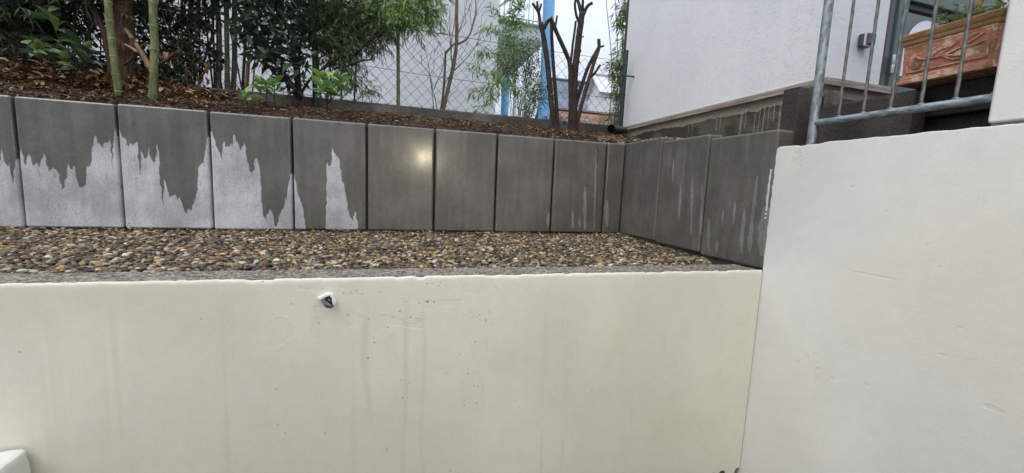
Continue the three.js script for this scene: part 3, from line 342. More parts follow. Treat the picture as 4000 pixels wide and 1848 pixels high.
  // thin smear of white paint on the edge of the last stone
  const sm = []; for (let i = 0; i < 26; i++) { const y = .52 - i * .011, w = .004 + .006 * vnoise(i * .7, 1, 55); if (i > 20 && i % 2) continue; sm.push(box(4.1865, 4.1885, y - .0055, y + .0052, 1.478 - w, 1.479 + .003 * vnoise(i * .9, 3, 56))); }
  part('paint_smear', sm, std({ color: lin(.62, .63, .6), roughness: .6 }), wing, 'white paint smeared along the end of the last stone');
}

// ---------------------------------------------------------------- kerb and fence
{
  const k = thing('garden_kerb', 'dark concrete kerb wall along the back of the planting bed', 'kerb');
  const xs = [-1.6, -.6, .42, 1.42, 2.42, 3.30, 4.60];
  for (let i = 0; i < xs.length - 1; i++) { const m = part('kerb_stone', rbox(xs[i] + .002, xs[i + 1] - .002, .8, 1.083 + rr(-.002, .002), -.83, -.75 + rr(-.002, .002), .008), M.kerb, k); }
  const f = thing('chain_link_fence', 'sagging green chain link fence standing on the dark kerb', 'fence');
  for (const [x, tp, y0] of [[-1.2, 1.9, .9], [1.535, 1.86, 1.0], [4.545, 1.848, 1.04]]) {
    const p = part('post', tube([[x, y0, -.72], [x + .006, tp, -.72]], .021, .021, 10, .4), M.greenSteel, f);
    part('cap', new THREE.CylinderGeometry(.022, .022, .012, 10).translate(x + .006, tp + .005, -.72), M.greenSteel, p);
    for (const hy of [1.12, 1.4, 1.72]) part('wire_clip', new THREE.TorusGeometry(.023, .003, 5, 10).rotateX(Math.PI / 2).translate(x + .004, hy, -.72), M.wire, p);
  }
  part('brace', tube([[4.5, 1.60, -.71], [4.66, 1.60, -.70]], .008, .008, 6, .2), M.greenSteel, f);
  const P = .102, wires = [], X0 = -1.2, X1 = 4.54, topY = x => 1.775 - .025 * (x - 2.4) * .6 - .02 * Math.sin((x - 1.5) / 3 * Math.PI);
  const nx = Math.round((X1 - X0) / P);
  for (let i = 0; i <= nx * 2; i++) {             // each zigzag wire runs up between two columns of knots
    const x = X0 + i * P / 2, pts = [];
    for (let j = 0; j <= 16; j++) {
      const y = .98 + j * P * .515, xx = x + ((j & 1) ? P / 4 : -P / 4) * ((i & 1) ? -1 : 1) * 1.0;
      if (y > topY(xx) + .02) break;
      pts.push([xx + .006 * (fbm(xx * 3, y * 3, 2, 57) - .5) * 2, y + .02 * (fbm(xx * 2, y * 2, 2, 58) - .5), -.722 + ((j & 1) ? .003 : -.003) + .02 * (fbm(xx * 2.2, y * 1.4, 2, 59) - .5)]);
    }
    for (let j = 0; j + 1 < pts.length; j++) wires.push(tube([pts[j], pts[j + 1]], .0019, .0019, 3, 1));
  }
  part('wire_mesh', wires, M.wire, f);
  for (const [yo, sg] of [[0, 1], [-.385, 1], [-.70, .6]]) { const pts = []; for (let x = X0; x <= X1 + .01; x += .2) pts.push([x, topY(x) + yo + .008 * (vnoise(x * 2, yo * 9, 65) - .5), -.715]); part('tension_wire', tube(pts, .0022, .0022, 4, .1), M.wire, f); }
}

// ---------------------------------------------------------------- house on the right
M.render = (() => {
  const worm = (u, v) => { const a = fbm(u * 64 + 3 * fbm(u * 16, v * 16, 2, 66, 16, 16), v * 92, 3, 67, 64, 92); return Math.abs(a - .5); };
  const bump = tex(1024, 1024, (u, v) => 190 - 105 * (1 - sstep(.0, .05, worm(u, v))) * sstep(.3, .5, fbm(u * 40, v * 40, 2, 68, 40, 40)) + 46 * (vnoise(u * 220, v * 220, 69, 220, 220) - .5), false, [1 / 1.1, 1 / 1.1]);
  const map = tex(512, 512, (u, v) => mixc([214, 216, 220], [228, 229, 232], fbm(u * 5, v * 5, 5, 70, 5, 5)), true, [1 / 2.3, 1 / 2.3]);
  return std({ map, bumpMap: bump, bumpScale: .004, roughness: .9 });
})();
{
  const h = thing('house', 'white textured render house corner with a green door and wood look base strip', 'house');
  part('wall', [box(4.65, 4.95, 1.092, 6, -.9, 1.07), box(4.65, 5.09, 1.092, 6, 1.07, 1.37), box(5.09, 6.15, 3.2, 6, 1.07, 1.37), box(6.15, 10, 1.02, 6, 1.07, 1.37), box(4.95, 10, 1.02, 6, -.9, -.6), box(9.7, 10, 1.02, 6, -.6, 1.07)], M.render, h);
  part('roof', box(4.4, 10.2, 6.003, 6.2, -1.15, 1.62), std({ color: lin(.12, .06, .045), roughness: .85 }), h);
  const FU0 = -.95, FU1 = 1.45, FV0 = .3, FV1 = 1.06;
  const stain = (z, y) => {
    let c = mixc([70, 66, 58], [98, 93, 82], fbm(z * 6, y * 6, 5, 73)); const edge = .985 + .03 * (fbm(z * 8, 2, 3, 74) - .5) + .02 * (fbm(z * 40, 4, 2, 75) - .5);
    if (y > edge) c = mixc([128, 122, 108], [146, 140, 125], fbm(z * 20, y * 20, 3, 76));
    else { c = mixc(c, [44, 42, 36], .7 * sstep(.45, .65, fbm(z * 4 + 9, y * 7, 4, 77))); }
    for (const [a, l, w] of [[.20, .10, .004], [.25, .12, .004], [.52, .08, .005], [.56, .07, .005], [.76, .17, .012], [.80, .1, .005], [.88, .14, .004], [.92, .15, .004], [.955, .15, .006], [.99, .12, .004], [1.03, .10, .006], [1.09, .2, .03], [1.14, .18, .022], [1.2, .2, .012]]) { const zz = a + .006 * (vnoise(y * 30, a * 50, 78) - .5), d = Math.abs(z - zz); if (y < edge + .02 && y > edge - l * (1 + .4 * vnoise(a * 90, 1, 79)) && d < w) c = mixc(c, [166, 162, 152], .8 * (1 - sstep(w * .4, w, d)) * (.5 + .5 * vnoise(z * 90, y * 40, 80))); }
    return c;
  };
  M.foundation = std({ map: place(tex(1024, 324, (u, v) => stain(FU0 + u * (FU1 - FU0), FV0 + v * (FV1 - FV0))), FU0, FU1, FV0, FV1), bumpMap: concreteBump, bumpScale: .006, roughness: .7 });
  part('foundation', [box(4.665, 9.95, .3, 1.049, -.88, 1.355)], M.foundation, h);
  part('foundation_joint', box(4.6635, 4.668, .6, .985, .028, .033), M.joint, h);
  const grain = tex(512, 128, (u, v) => mixc([124, 112, 104], [166, 153, 143], sstep(.25, .75, fbm(u * 6, v * 26, 4, 89, 6, 26))), true, [1 / .8, 1 / .2]);
  M.strip = std({ map: grain, roughness: .6 });
  const zs = [-.9, -.02, .98, 1.385];
  for (let i = 0; i < 3; i++) part('base_strip', rbox(4.634, 4.672, 1.048 + .0, 1.0905, zs[i] + (i ? .0015 : 0), zs[i + 1] - .0015, .003), M.strip, h);
  part('base_strip', rbox(4.674, 5.205, 1.048, 1.0905, 1.352, 1.386, .003), M.strip, h);
  // door
  M.doorGreen = std({ color: lin(.075, .115, .11), roughness: .42 }); M.doorDark = std({ color: lin(.02, .022, .025), roughness: .5 });
  part('door_reveal', [box(5.0905, 5.105, 1.07, 3.19, 1.1, 1.372), box(6.135, 6.1495, 1.07, 3.19, 1.1, 1.372)], std({ color: lin(.10, .03, .055), roughness: .6 }), h, 'dark red edge strip of the door opening');
  part('door_frame', [rbox(5.106, 5.165, 1.055, 3.18, 1.29, 1.36, .004), rbox(6.07, 6.134, 1.055, 3.18, 1.29, 1.36, .004), rbox(5.165, 6.07, 3.12, 3.18, 1.29, 1.36, .004)], M.doorGreen, h);
  const door = new THREE.Group(); door.name = 'door'; h.add(door);
  part('leaf_frame', [rbox(5.17, 5.255, 1.06, 3.115, 1.3, 1.375, .005), rbox(5.98, 6.066, 1.06, 3.115, 1.3, 1.375, .005), rbox(5.256, 5.979, 1.06, 1.16, 1.3, 1.375, .005), rbox(5.256, 5.979, 1.62, 1.76, 1.3, 1.375, .005), rbox(5.256, 5.979, 3.0, 3.115, 1.3, 1.375, .005)], M.doorGreen, door);
  part('glazing_bead', [box(5.256, 5.275, 1.161, 1.619, 1.315, 1.352), box(5.96, 5.978, 1.161, 1.619, 1.315, 1.352), box(5.276, 5.959, 1.161, 1.178, 1.315, 1.352), box(5.276, 5.959, 1.585, 1.619, 1.315, 1.352)], M.doorDark, door);
  const glass = phy({ color: lin(.9, .93, .95), roughness: .03, transmission: 1, thickness: 0, ior: 1.5 });
  part('glass_pane', box(5.2755, 5.9595, 1.1785, 1.5845, 1.332, 1.336), glass, door); part('glass_pane', box(5.256, 5.979, 1.761, 2.999, 1.332, 1.336), glass, door);
  const hinge = part('hinge', [tube([[5.166, 1.17, 1.385], [5.166, 1.222, 1.385]], .011, .011, 10, 1), tube([[5.166, 1.225, 1.385], [5.166, 1.28, 1.385]], .011, .011, 10, 1)], std({ color: lin(.55, .56, .57), metalness: .6, roughness: .4 }), door);
  // added white plate standing for the bright, reflection-like shape in the pane
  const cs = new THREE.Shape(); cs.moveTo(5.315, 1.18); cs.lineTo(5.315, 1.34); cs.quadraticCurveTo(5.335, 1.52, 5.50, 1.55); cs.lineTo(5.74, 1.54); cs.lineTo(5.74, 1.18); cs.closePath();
  part('added_bright_plate', new THREE.ExtrudeGeometry(cs, { depth: .001, bevelEnabled: false, curveSegments: 16 }).translate(0, 0, 1.3375), std({ color: lin(.8, .82, .88), roughness: .5 }), door, 'added white plate for the bright reflection-like shape in the door glass');
  part('interior_back', [box(4.96, 9.6, 1.0, 4, .2, .24)], std({ color: lin(.5, .49, .47), roughness: .9 }), h);
  part('interior_floor', [box(4.96, 9.6, 1.0, 1.03, .25, 1.2)], std({ color: lin(.3, .24, .18), roughness: .7 }), h);
  // pier, low wall and landing in front of the door
  const pier = thing('concrete_pier', 'pitted dark concrete pier at the corner of the house', 'pier'); { const g = rbox(4.455, 4.633, .4, 1.022, 1.262, 1.366, .008, 3); part('pier_block', g, M.darkConcrete, pier); }
  { const s = []; s.push(rbox(4.635, 4.70, .4, 1.0, 1.378, 1.44, .006, 2)); part('mortar_shoulder', s, M.kerb, pier); }
  const dw = thing('landing_wall', 'low dark wet concrete wall behind the railing bars', 'wall'); part('wall_block', rbox(4.50, 4.60, -.2, .884, 1.47, 1.905, .006), M.darkConcrete, dw);
  const ld = thing('door_landing', 'dark concrete landing slab in front of the green door', 'landing'); part('slab', rbox(4.63, 6.3, .78, .921, 1.388, 3.6, .008), M.darkConcrete, ld); part('support', box(4.68, 6.2, -.2, .779, 1.40, 3.6), M.darkConcrete, ld);

  const sw = thing('wall_switch', 'grey outdoor rocker switch box on the white house wall', 'switch', [4.895, 1.325, 1.37]);
  part('housing', rbox(-.037, .037, -.037, .037, .001, .036, .008, 3), std({ color: lin(.06, .065, .075), roughness: .5 }), sw);
  part('collar', rbox(-.039, .039, -.04, .04, .0365, .046, .004, 2), std({ color: lin(.6, .6, .6), roughness: .5 }), sw);
  part('rocker', rbox(-.031, .031, -.032, .032, .0465, .058, .005, 2), std({ color: lin(.065, .07, .08), roughness: .42 }), sw);

  const pipe = thing('drain_pipe', 'black plastic rainwater pipe lying open end out at the house corner', 'pipe');
  const ring = new THREE.Shape(); ring.absarc(0, 0, .046, 0, 6.2832, false); const hl = new THREE.Path(); hl.absarc(0, 0, .042, 0, 6.2832, true); ring.holes.push(hl);
  const A = V(4.275, .995, -.45), B = V(4.545, 1.022, -.66), len = A.distanceTo(B);
  const pg = new THREE.ExtrudeGeometry(ring, { depth: len, bevelEnabled: false, curveSegments: 20 }); pg.applyQuaternion(new THREE.Quaternion().setFromUnitVectors(V(0, 0, 1), B.clone().sub(A).normalize())); pg.translate(A.x, A.y, A.z);
  part('outlet', pg, M.black, pipe);
  part('downpipe', [tube([[4.545, 1.03, -.67], [4.63, 1.06, -.84], [4.672, 1.12, -.935], [4.675, 1.3, -.94], [4.675, 3.5, -.94], [4.675, 6, -.94]], .026, .026, 12, .08)], M.black, pipe);
  part('bracket', tube([[4.675, 1.35, -.94], [4.68, 1.35, -.895]], .008, .008, 6, .2), M.black, pipe);
  solo('stone_block', rbox(4.30, 4.37, .86, .915, -.42, -.36, .008), M.kerb, 'small concrete block under the black drain pipe', 'stone');
}

// ---------------------------------------------------------------- railing and pillar
{
  const r = thing('railing', 'galvanised steel railing with upright bars on top of the white side wall', 'railing');
  part('post', tube([[4.25, .60, 1.636], [4.25, 2.0, 1.636]], .0212, .0212, 16, .2), M.galv, r);
  part('post', tube([[4.25, .60, 3.4], [4.25, 2.0, 3.4]], .0212, .0212, 16, .2), M.galv, r);
  part('bottom_rail', tube([[4.25, .754, 1.652], [4.25, .752, 2.9]], .0168, .0168, 14, .2), M.galv, r);
  part('top_rail', tube([[4.25, 1.98, 1.636], [4.25, 1.98, 3.4]], .0168, .0168, 14, .2), M.galv, r);
  for (let i = 0; i < 6; i++) { const z = 1.755 + i * .1063, b = part('bar', tube([[4.25, .765, z], [4.25, 1.97, z]], .0065, .0065, 9, .3), M.galvDark, r); part('weld', new THREE.SphereGeometry(.010, 10, 6).scale(1, .55, 1.25).translate(4.25, .7705, z), M.galv, b); }
  part('weld', new THREE.SphereGeometry(.017, 10, 8).scale(1, 1, .5).translate(4.25, .754, 1.657), M.galv, r);
  const p = thing('white_pillar', 'thick white rendered pillar at the end of the railing', 'pillar');
  const pg = rbox(4.215, 4.5, .658, 3.0, 2.292, 2.75, .012, 3); part('shaft', pg, std({ map: tex(512, 512, (u, v) => mixc([206, 208, 204], [226, 227, 224], fbm(u * 6, v * 6, 5, 98, 6, 6)), true, [1, 1]), bumpMap: concreteBump, bumpScale: .0012, roughness: .85 }), p);
  part('flaking_foot', rbox(4.222, 4.5, .638, .6575, 2.30, 2.75, .004), M.kerb, p);
}

// ---------------------------------------------------------------- terracotta planter
{
  const T = tex(512, 512, (u, v) => { let c = mixc([166, 108, 86], [190, 136, 114], fbm(u * 6, v * 6, 5, 131, 6, 6)); c = mixc(c, [220, 190, 168], .8 * sstep(.48, .62, fbm(u * 9 + 3, v * 9, 5, 132, 9, 9))); c = mixc(c, [122, 106, 58], .6 * sstep(.58, .72, fbm(u * 8, v * 12 + 5, 5, 133, 8, 12))); return c; }, true, [1 / .4, 1 / .4]);
  M.terra = std({ map: T, bumpMap: concreteBump, bumpScale: .006, roughness: 1 });
  M.terraMoss = std({ map: tex(256, 256, (u, v) => mixc([132, 104, 62], [172, 126, 88], fbm(u * 8, v * 8, 4, 134, 8, 8)), true, [4, 4]), bumpMap: concreteBump, bumpScale: .004, roughness: .9 });
  const pl = thing('terracotta_planter', 'weathered terracotta flower box with leaf relief behind the railing', 'planter', [4.595, .9235, 1.988]);
  pl.rotation.y = 0;
  // rectangular rings: [y, half depth (x), half length (z)]
  function ringed(rs) { const pos = [], idx = []; for (const [y, a, b] of rs) { const k = .006; const pts = [[-a + k, -b], [a - k, -b], [a, -b + k], [a, b - k], [a - k, b], [-a + k, b], [-a, b - k], [-a, -b + k]]; for (const [x, z] of pts) pos.push(x, y, z); } const n = 8; for (let i = 0; i + 1 < rs.length; i++) for (let k = 0; k < n; k++) { const A = i * n + k, B = i * n + (k + 1) % n; idx.push(A, A + n, B, B, A + n, B + n); } const g = new THREE.BufferGeometry(); g.setAttribute('position', new THREE.Float32BufferAttribute(pos, 3)); g.setIndex(idx); const q = g.toNonIndexed(); q.computeVertexNormals(); return metreUV(q); }
  part('body', ringed([[.0, .088, .163], [.004, .094, .168], [.016, .094, .168], [.020, .089, .163], [.024, .089, .163], [.034, .086, .160], [.038, .082, .156], [.1, .084, .158], [.178, .087, .161]]), M.terra, pl);
  part('rim', ringed([[.176, .086, .160], [.180, .092, .166], [.190, .094, .168], [.194, .090, .164], [.204, .096, .171], [.222, .100, .175], [.228, .096, .171], [.228, .078, .155], [.19, .076, .153]]), M.terraMoss, pl);
  part('floor', new THREE.BoxGeometry(.17, .006, .32).translate(0, .004, 0), M.terra, pl);
  part('soil', new THREE.BoxGeometry(.15, .01, .30).translate(0, .195, 0), std({ color: lin(.03, .022, .016), roughness: 1 }), pl);
  // relief on the long face towards the wall top (x = -.085)
  const fr = (pts, r) => tube(pts.map(([z, y]) => [-.0845 - r * .35, y, z]), r, r * .6, 6, .01);
  part('panel_moulding', [fr([[-.135, .052], [.135, .052]], .0035), fr([[-.135, .168], [.135, .168]], .0035), fr([[-.135, .052], [-.135, .168]], .0035), fr([[.135, .052], [.135, .168]], .0035)], M.terra, pl);
  const br = [[[[-.10, .085], [-.04, .098], [.03, .108], [.11, .135]], .006]];
  part('garland_relief', [fr([[-.11, .120], [-.07, .098], [0, .10], [.06, .118], [.12, .150]], .006), fr([[-.06, .1], [-.02, .122], [.01, .128]], .005), fr([[-.03, .1], [.02, .128], [.04, .14]], .005), fr([[-.01, .1], [.03, .085], [.06, .075]], .006), fr([[-.01, .096], [.03, .07], [.055, .066]], .005), fr([[-.08, .103], [-.05, .13], [-.03, .14]], .004), fr([[.05, .115], [.07, .145], [.10, .155]], .005), fr([[.05, .115], [.09, .11], [.12, .118]], .005), new THREE.SphereGeometry(.016, 12, 8).scale(.35, 1, 1).translate(-.084, .082, -.10), new THREE.TorusGeometry(.017, .004, 5, 14).rotateY(Math.PI / 2).translate(-.085, .082, -.10)].map(g => { const q = g.index ? g.toNonIndexed() : g; return q; }), M.terra, pl);
  const hb = thing('potted_herb', 'small bushy green plant growing in the terracotta planter', 'plant', [4.59, 1.118, 2.0]);
  const L = new Leaves(), tw = [];
  for (let i = 0; i < 44; i++) { const b = V(rr(-.05, .05), 0, rr(-.08, .13)), e = b.clone().add(V(rr(-.06, .04), rr(.04, .13) * (b.z > .02 ? .8 : 1), rr(-.05, .05))); tw.push(tube([b, b.clone().lerp(e, .5).add(V(0, .02, 0)), e], .0016, .001, 4, .03)); for (let k = 0; k < 12; k++) { const q = b.clone().lerp(e, .3 + .7 * k / 12); L.add(q, V(rr(-1, 1), rr(-.1, .7), rr(-1, 1)), rr(.022, .038), rr(.009, .014), .3, jit([.22, .3, .11])); } }
  part('stems', tw, M.barkGrey, hb); part('foliage', L.geo(), M.leaf, hb);
  solo('wooden_stake', tube([[4.6, 1.11, 2.018], [4.6, 1.45, 2.05]], .011, .011, 8, .2), std({ map: barkTex([170, 120, 72], [200, 150, 100], 141), roughness: .7 }), 'light wooden stake standing in the terracotta planter', 'stake');
}

// ---------------------------------------------------------------- iron hook in the cream wall
{
  const [hx, hy, hz] = HOOK[0], fz = 1.428 + .0165 * hx;
  const h = thing('anchor_hook', 'bent iron anchor loop with torn white paint collar in the cream wall', 'hook', [hx, hy, fz]);
  const strip = (pts, d0, d1) => { const s = new THREE.Shape(); pts.forEach(([x, y], k) => k ? s.lineTo(x, y) : s.moveTo(x, y)); s.closePath(); return new THREE.ExtrudeGeometry(s, { depth: d1 - d0, bevelEnabled: true, bevelSize: .0012, bevelThickness: .0012, bevelSegments: 1 }).translate(0, 0, d0); };
  part('torn_collar', [strip([[-.042, .003], [-.012, .019], [.006, .019], [.0, .012], [-.014, .007], [-.037, -.005]], -.002, .016), strip([[.004, .019], [.014, .014], [.020, .0], [.024, -.016], [.021, -.030], [.015, -.030], [.013, -.016], [.012, .0], [.002, .012]], -.002, .013)], std({ color: lin(.84, .85, .84), roughness: .6 }), h, 'torn rim of white paint around the iron loop');
  part('iron_loop', [tube([[-.012, .004, -.01], [-.016, -.006, .03], [-.004, -.022, .045], [.010, -.030, .03], [.014, -.03, -.01]], .0065, .0065, 9, .006), tube([[-.002, .004, -.01], [0, -.004, .015], [.006, -.012, .02], [.008, -.014, -.01]], .005, .005, 8, .006)], std({ color: lin(.09, .085, .085), metalness: .4, roughness: .45 }), h);
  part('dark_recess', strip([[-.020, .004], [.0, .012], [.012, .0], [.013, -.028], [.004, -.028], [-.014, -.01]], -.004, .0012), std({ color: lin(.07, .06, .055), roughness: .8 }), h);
}
// ---------------------------------------------------------------- pebbles (nobody could count them)
{
  const g = new THREE.Group(); g.name = 'pebble_gravel'; scene.add(g); tag(g, 'wet mixed brown and beige pebbles between the concrete stones and the cream wall', 'gravel', null, 'stuff');
  const shapes = [0, 1, 2].map(k => { const q = new THREE.IcosahedronGeometry(1, 2), p = q.attributes.position; for (let i = 0; i < p.count; i++) { const v = V(p.getX(i), p.getY(i), p.getZ(i)); const n = 1 + .34 * (fbm(v.x * 1.3 + k * 5, v.y * 1.3 + v.z * 1.7, 2, 150 + k) - .5); p.setXYZ(i, v.x * n * [1.25, 1.0, 1.1][k], v.y * n * [.52, .66, .58][k], v.z * n * [.85, .95, 1][k]); } q.computeVertexNormals(); return q; });
  const pal = [[.36, .27, .14], [.45, .37, .21], [.24, .145, .07], [.16, .095, .048], [.10, .065, .037], [.52, .47, .33], [.045, .038, .032], [.10, .085, .06], [.42, .235, .07], [.6, .57, .47], [.25, .22, .16], [.2, .14, .085], [.07, .052, .038], [.32, .25, .13], [.13, .08, .045]];
  const sets = [[], [], []];
  const put = (x, y, z, s) => sets[Math.floor(rnd() * 3)].push([x, y, z, s]);
  for (let x = -.75; x < 4.185; x += .024) for (let z = .004; z < 1.30 + .0215 * x; z += .024) {
    const px = x + rr(-.011, .011), pz = z + rr(-.011, .011); if (pz > 1.222 + .0215 * px || px > 4.172 || (px > 4.02 && pz > 1.28 - (px - 4.02))) continue;
    const gap = pz < .10 && fbm(px * 7, pz * 7, 3, 155) > .46 + pz * 1.6; if (gap && rnd() < .75) continue;
    put(px, gravelY(px, pz) + rr(-.004, .004), pz, rr(.0095, .0175) * (rnd() < .1 ? 1.35 : 1));
    if (rnd() < .42) put(px + rr(-.01, .01), gravelY(px, pz) + rr(.005, .012), Math.min(pz + rr(-.012, .012), 1.21 + .0215 * px), rr(.008, .015));
  }
  for (let i = 0; i < 1500; i++) { const z = rr(-.62, 1.2), x = rr(4.315, 4.66), t = z > -.1 ? 1 : sstep(-.6, -.1, z) * (x > 4.3 ? 1 : 0); put(x, .782 - .035 * Math.max(0, z) + .09 * sstep(4.32, 4.55, x) * sstep(1.0, -.1, z) + rr(-.006, .01), z, rr(.008, .014)); }
  for (let i = 0; i < 500; i++) { const x = rr(4.0, 4.5), z = rr(-.32, -.12); put(x, soilY(x, z) + rr(0, .008), z, rr(.008, .013)); }
  const mat = std({ roughness: .55 });
  sets.forEach((list, k) => {
    const m = shade(new THREE.InstancedMesh(shapes[k], mat, list.length)); m.name = ['round_pebbles', 'oval_pebbles', 'flat_pebbles'][k]; m.userData.kind = 'stuff';
    const o = new THREE.Object3D(), c = new THREE.Color();
    list.forEach(([x, y, z, s], i) => { o.position.set(x, y, z); o.rotation.set(gauss() * .35, rnd() * 6.28, gauss() * .35); o.scale.setScalar(s); o.updateMatrix(); m.setMatrixAt(i, o.matrix); const q = pal[Math.floor(Math.pow(rnd(), 1.05) * pal.length)], b = .16 + .88 * Math.pow(rnd(), 1.15); c.setRGB(q[0] * b, q[1] * b, q[2] * b); m.setColorAt(i, c); });
    g.add(m);
  });
}
// ---------------------------------------------------------------- fallen leaves and twigs
function leafFlat(len, wid, curl, seg = 4) {         // a leaf lying along +x, cupped
  const pos = [], idx = [], uv = [];
  for (let i = 0; i <= seg; i++) { const t = i / seg, w = wid * Math.pow(Math.sin(Math.PI * Math.min(.985, Math.max(.02, t * .95 + .03))), .8); const y = curl * len * Math.sin(Math.PI * t) ; for (const s of [-1, 0, 1]) { pos.push(t * len, y + (s ? wid * .22 * (w / wid) : 0), s * w / 2); uv.push(t, s); } if (i < seg) { const a = i * 3; for (const k of [0, 1]) idx.push(a + k, a + k + 1, a + k + 3, a + k + 3, a + k + 1, a + k + 4); } }
  const g = new THREE.BufferGeometry(); g.setAttribute('position', new THREE.Float32BufferAttribute(pos, 3)); g.setAttribute('uv', new THREE.Float32BufferAttribute(uv, 2)); g.setIndex(idx); g.computeVertexNormals(); return g;
}
function scatter(name, label, category, geo, mat, list, pal) {
  const m = shade(new THREE.InstancedMesh(geo, mat, list.length)); m.name = numbered(name); scene.add(m); tag(m, label, category, null, 'stuff');
  const o = new THREE.Object3D(), c = new THREE.Color();
  list.forEach(([x, y, z, s, tilt], i) => { o.position.set(x, y, z); o.rotation.set(gauss() * tilt, rnd() * 6.28, gauss() * tilt, 'YXZ'); o.scale.setScalar(s); o.updateMatrix(); m.setMatrixAt(i, o.matrix); const q = pal[Math.floor(rnd() * pal.length)], b = rr(.7, 1.25); c.setRGB(q[0] * b, q[1] * b, q[2] * b); m.setColorAt(i, c); });
  return m;
}
{
  const dead = std({ roughness: .75, side: THREE.DoubleSide });
  const browns = [[.30, .17, .08], [.36, .22, .11], [.20, .11, .05], [.28, .17, .085], [.12, .06, .032], [.34, .24, .13], [.16, .08, .045], [.08, .045, .03], [.09, .05, .035], [.42, .32, .19]];
  const L1 = [], L2 = [], L3 = [];
  for (let i = 0; i < 10500; i++) { const x = rr(-.9, 4.45), z = -.13 - .68 * rnd(); const dens = x < 1.0 ? 1 : .75; if (rnd() > dens) continue; if (z < -.745 && x > .9) continue; const left = x < .9; (rnd() < .5 ? L1 : L2).push([x, soilY(x, z) + rr(.002, .016), z, rr(.6, left ? 1.35 : .95), .35]); }
  for (let i = 0; i < 2600; i++) { const x = rr(-.9, .95), z = rr(-1.0, -.4); L1.push([x, soilY(x, z) + rr(.002, .07), z, rr(.8, 1.9), .7]); }
  for (let i = 0; i < 260; i++) { const x = rr(.6, 3.6); L2.push([x, 1.088 + rr(0, .01), rr(-.83, -.755), rr(.5, .9), .3]); }
  for (let i = 0; i < 6500; i++) { const x = rr(-.9, 4.4), z = -.125 - .62 * rnd(); L3.push([x, soilY(x, z) + rr(.002, .014), z, rr(.5, 1.2), .3]); }
  scatter('leaf_litter', 'brown fallen leaves covering the planting bed soil', 'leaf litter', leafFlat(.045, .016, .12), dead, L1, browns);
  scatter('bamboo_litter', 'narrow tan dead bamboo leaves strewn over the planting bed', 'leaf litter', leafFlat(.055, .008, .08), dead, L2, [...browns, [.4, .3, .17], [.46, .36, .22]]);
  scatter('twig_litter', 'short dark twigs and needles on the bed soil', 'twigs', tube([[0, 0, 0], [.025, .004, .003], [.05, 0, 0]], .0013, .0008, 3, .03), std({ roughness: .85 }), L3, [[.14, .085, .06], [.24, .15, .1], [.09, .06, .045], [.34, .24, .15], [.42, .31, .2]]);
  const G1 = []; for (let i = 0; i < 1500; i++) { const x = rr(-.3, 4.1), z = Math.pow(rnd(), 1.9) * 1.17 + .03; G1.push([x, gravelY(x, z) + .017, z, rr(.5, 1.1), .3]); }
  scatter('fallen_leaves', 'dry tan leaves lying on the wet pebbles', 'leaves', leafFlat(.04, .014, .12), dead, G1, [[.36, .24, .12], [.25, .14, .07], [.44, .31, .16], [.16, .09, .05]]);
  const G2 = []; for (let i = 0; i < 900; i++) { const x = rr(-.3, 4.1), z = Math.pow(rnd(), 1.6) * .7 + .01; G2.push([x, gravelY(x, z) + .016, z, rr(.4, 1), .2]); }
  scatter('gravel_twigs', 'thin brown twigs lying on the pebbles beside the concrete stones', 'twigs', tube([[0, 0, 0], [.03, .003, .003], [.06, 0, 0]], .0014, .0008, 3, .03), std({ roughness: .85 }), G2, [[.2, .13, .08], [.12, .08, .05], [.3, .2, .12]]);
  // moss and small weeds along the foot of the stones
  const mossL = []; for (let i = 0; i < 3600; i++) { let x = rr(-.3, 4.17); if (fbm(x * 2.2, 1, 3, 160) < .47) continue; mossL.push([x, gravelY(x, .04) + rr(-.004, .006), .004 + .07 * rnd() * rnd(), rr(.5, 1.2), .7]); }
  for (let i = 0; i < 500; i++) { const z = rr(.02, .6); mossL.push([4.175 - .05 * rnd() * rnd(), gravelY(4.1, z) + rr(0, .01), z, rr(.6, 1.3), .7]); }
  scatter('moss', 'dark green moss along the foot of the grey concrete stones', 'moss', new THREE.ConeGeometry(.0035, .014, 4).translate(0, .006, 0), std({ roughness: .95 }), mossL, [[.035, .05, .012], [.05, .06, .018], [.03, .035, .012], [.06, .085, .02]]);
  const wl = new Leaves(); for (let i = 0; i < 160; i++) { const b = V(4.10 + rr(-.05, .05), gravelY(4.1, .17) + .006, .17 + rr(-.05, .06)); wl.add(b, V(rr(-1, 1), rr(.2, 1), rr(-1, 1)), rr(.02, .05), rr(.005, .009), .5, jit([.08, .15, .03])); }
  solo('weed_tuft', wl.geo(), M.leaf, 'small green weed tuft in the pebbles by the wall corner', 'weed');
}

// ---------------------------------------------------------------- plants
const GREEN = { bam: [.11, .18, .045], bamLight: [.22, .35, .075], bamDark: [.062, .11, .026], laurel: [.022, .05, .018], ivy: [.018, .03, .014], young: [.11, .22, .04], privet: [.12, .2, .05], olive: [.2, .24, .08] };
function inBall(c) { let v; do v = V(rr(-1, 1), rr(-1, 1), rr(-1, 1)); while (v.lengthSq() > 1); return V(c[0] + v.x * c[3], c[1] + v.y * c[4], c[2] + v.z * Math.min(c[3], .22)); }
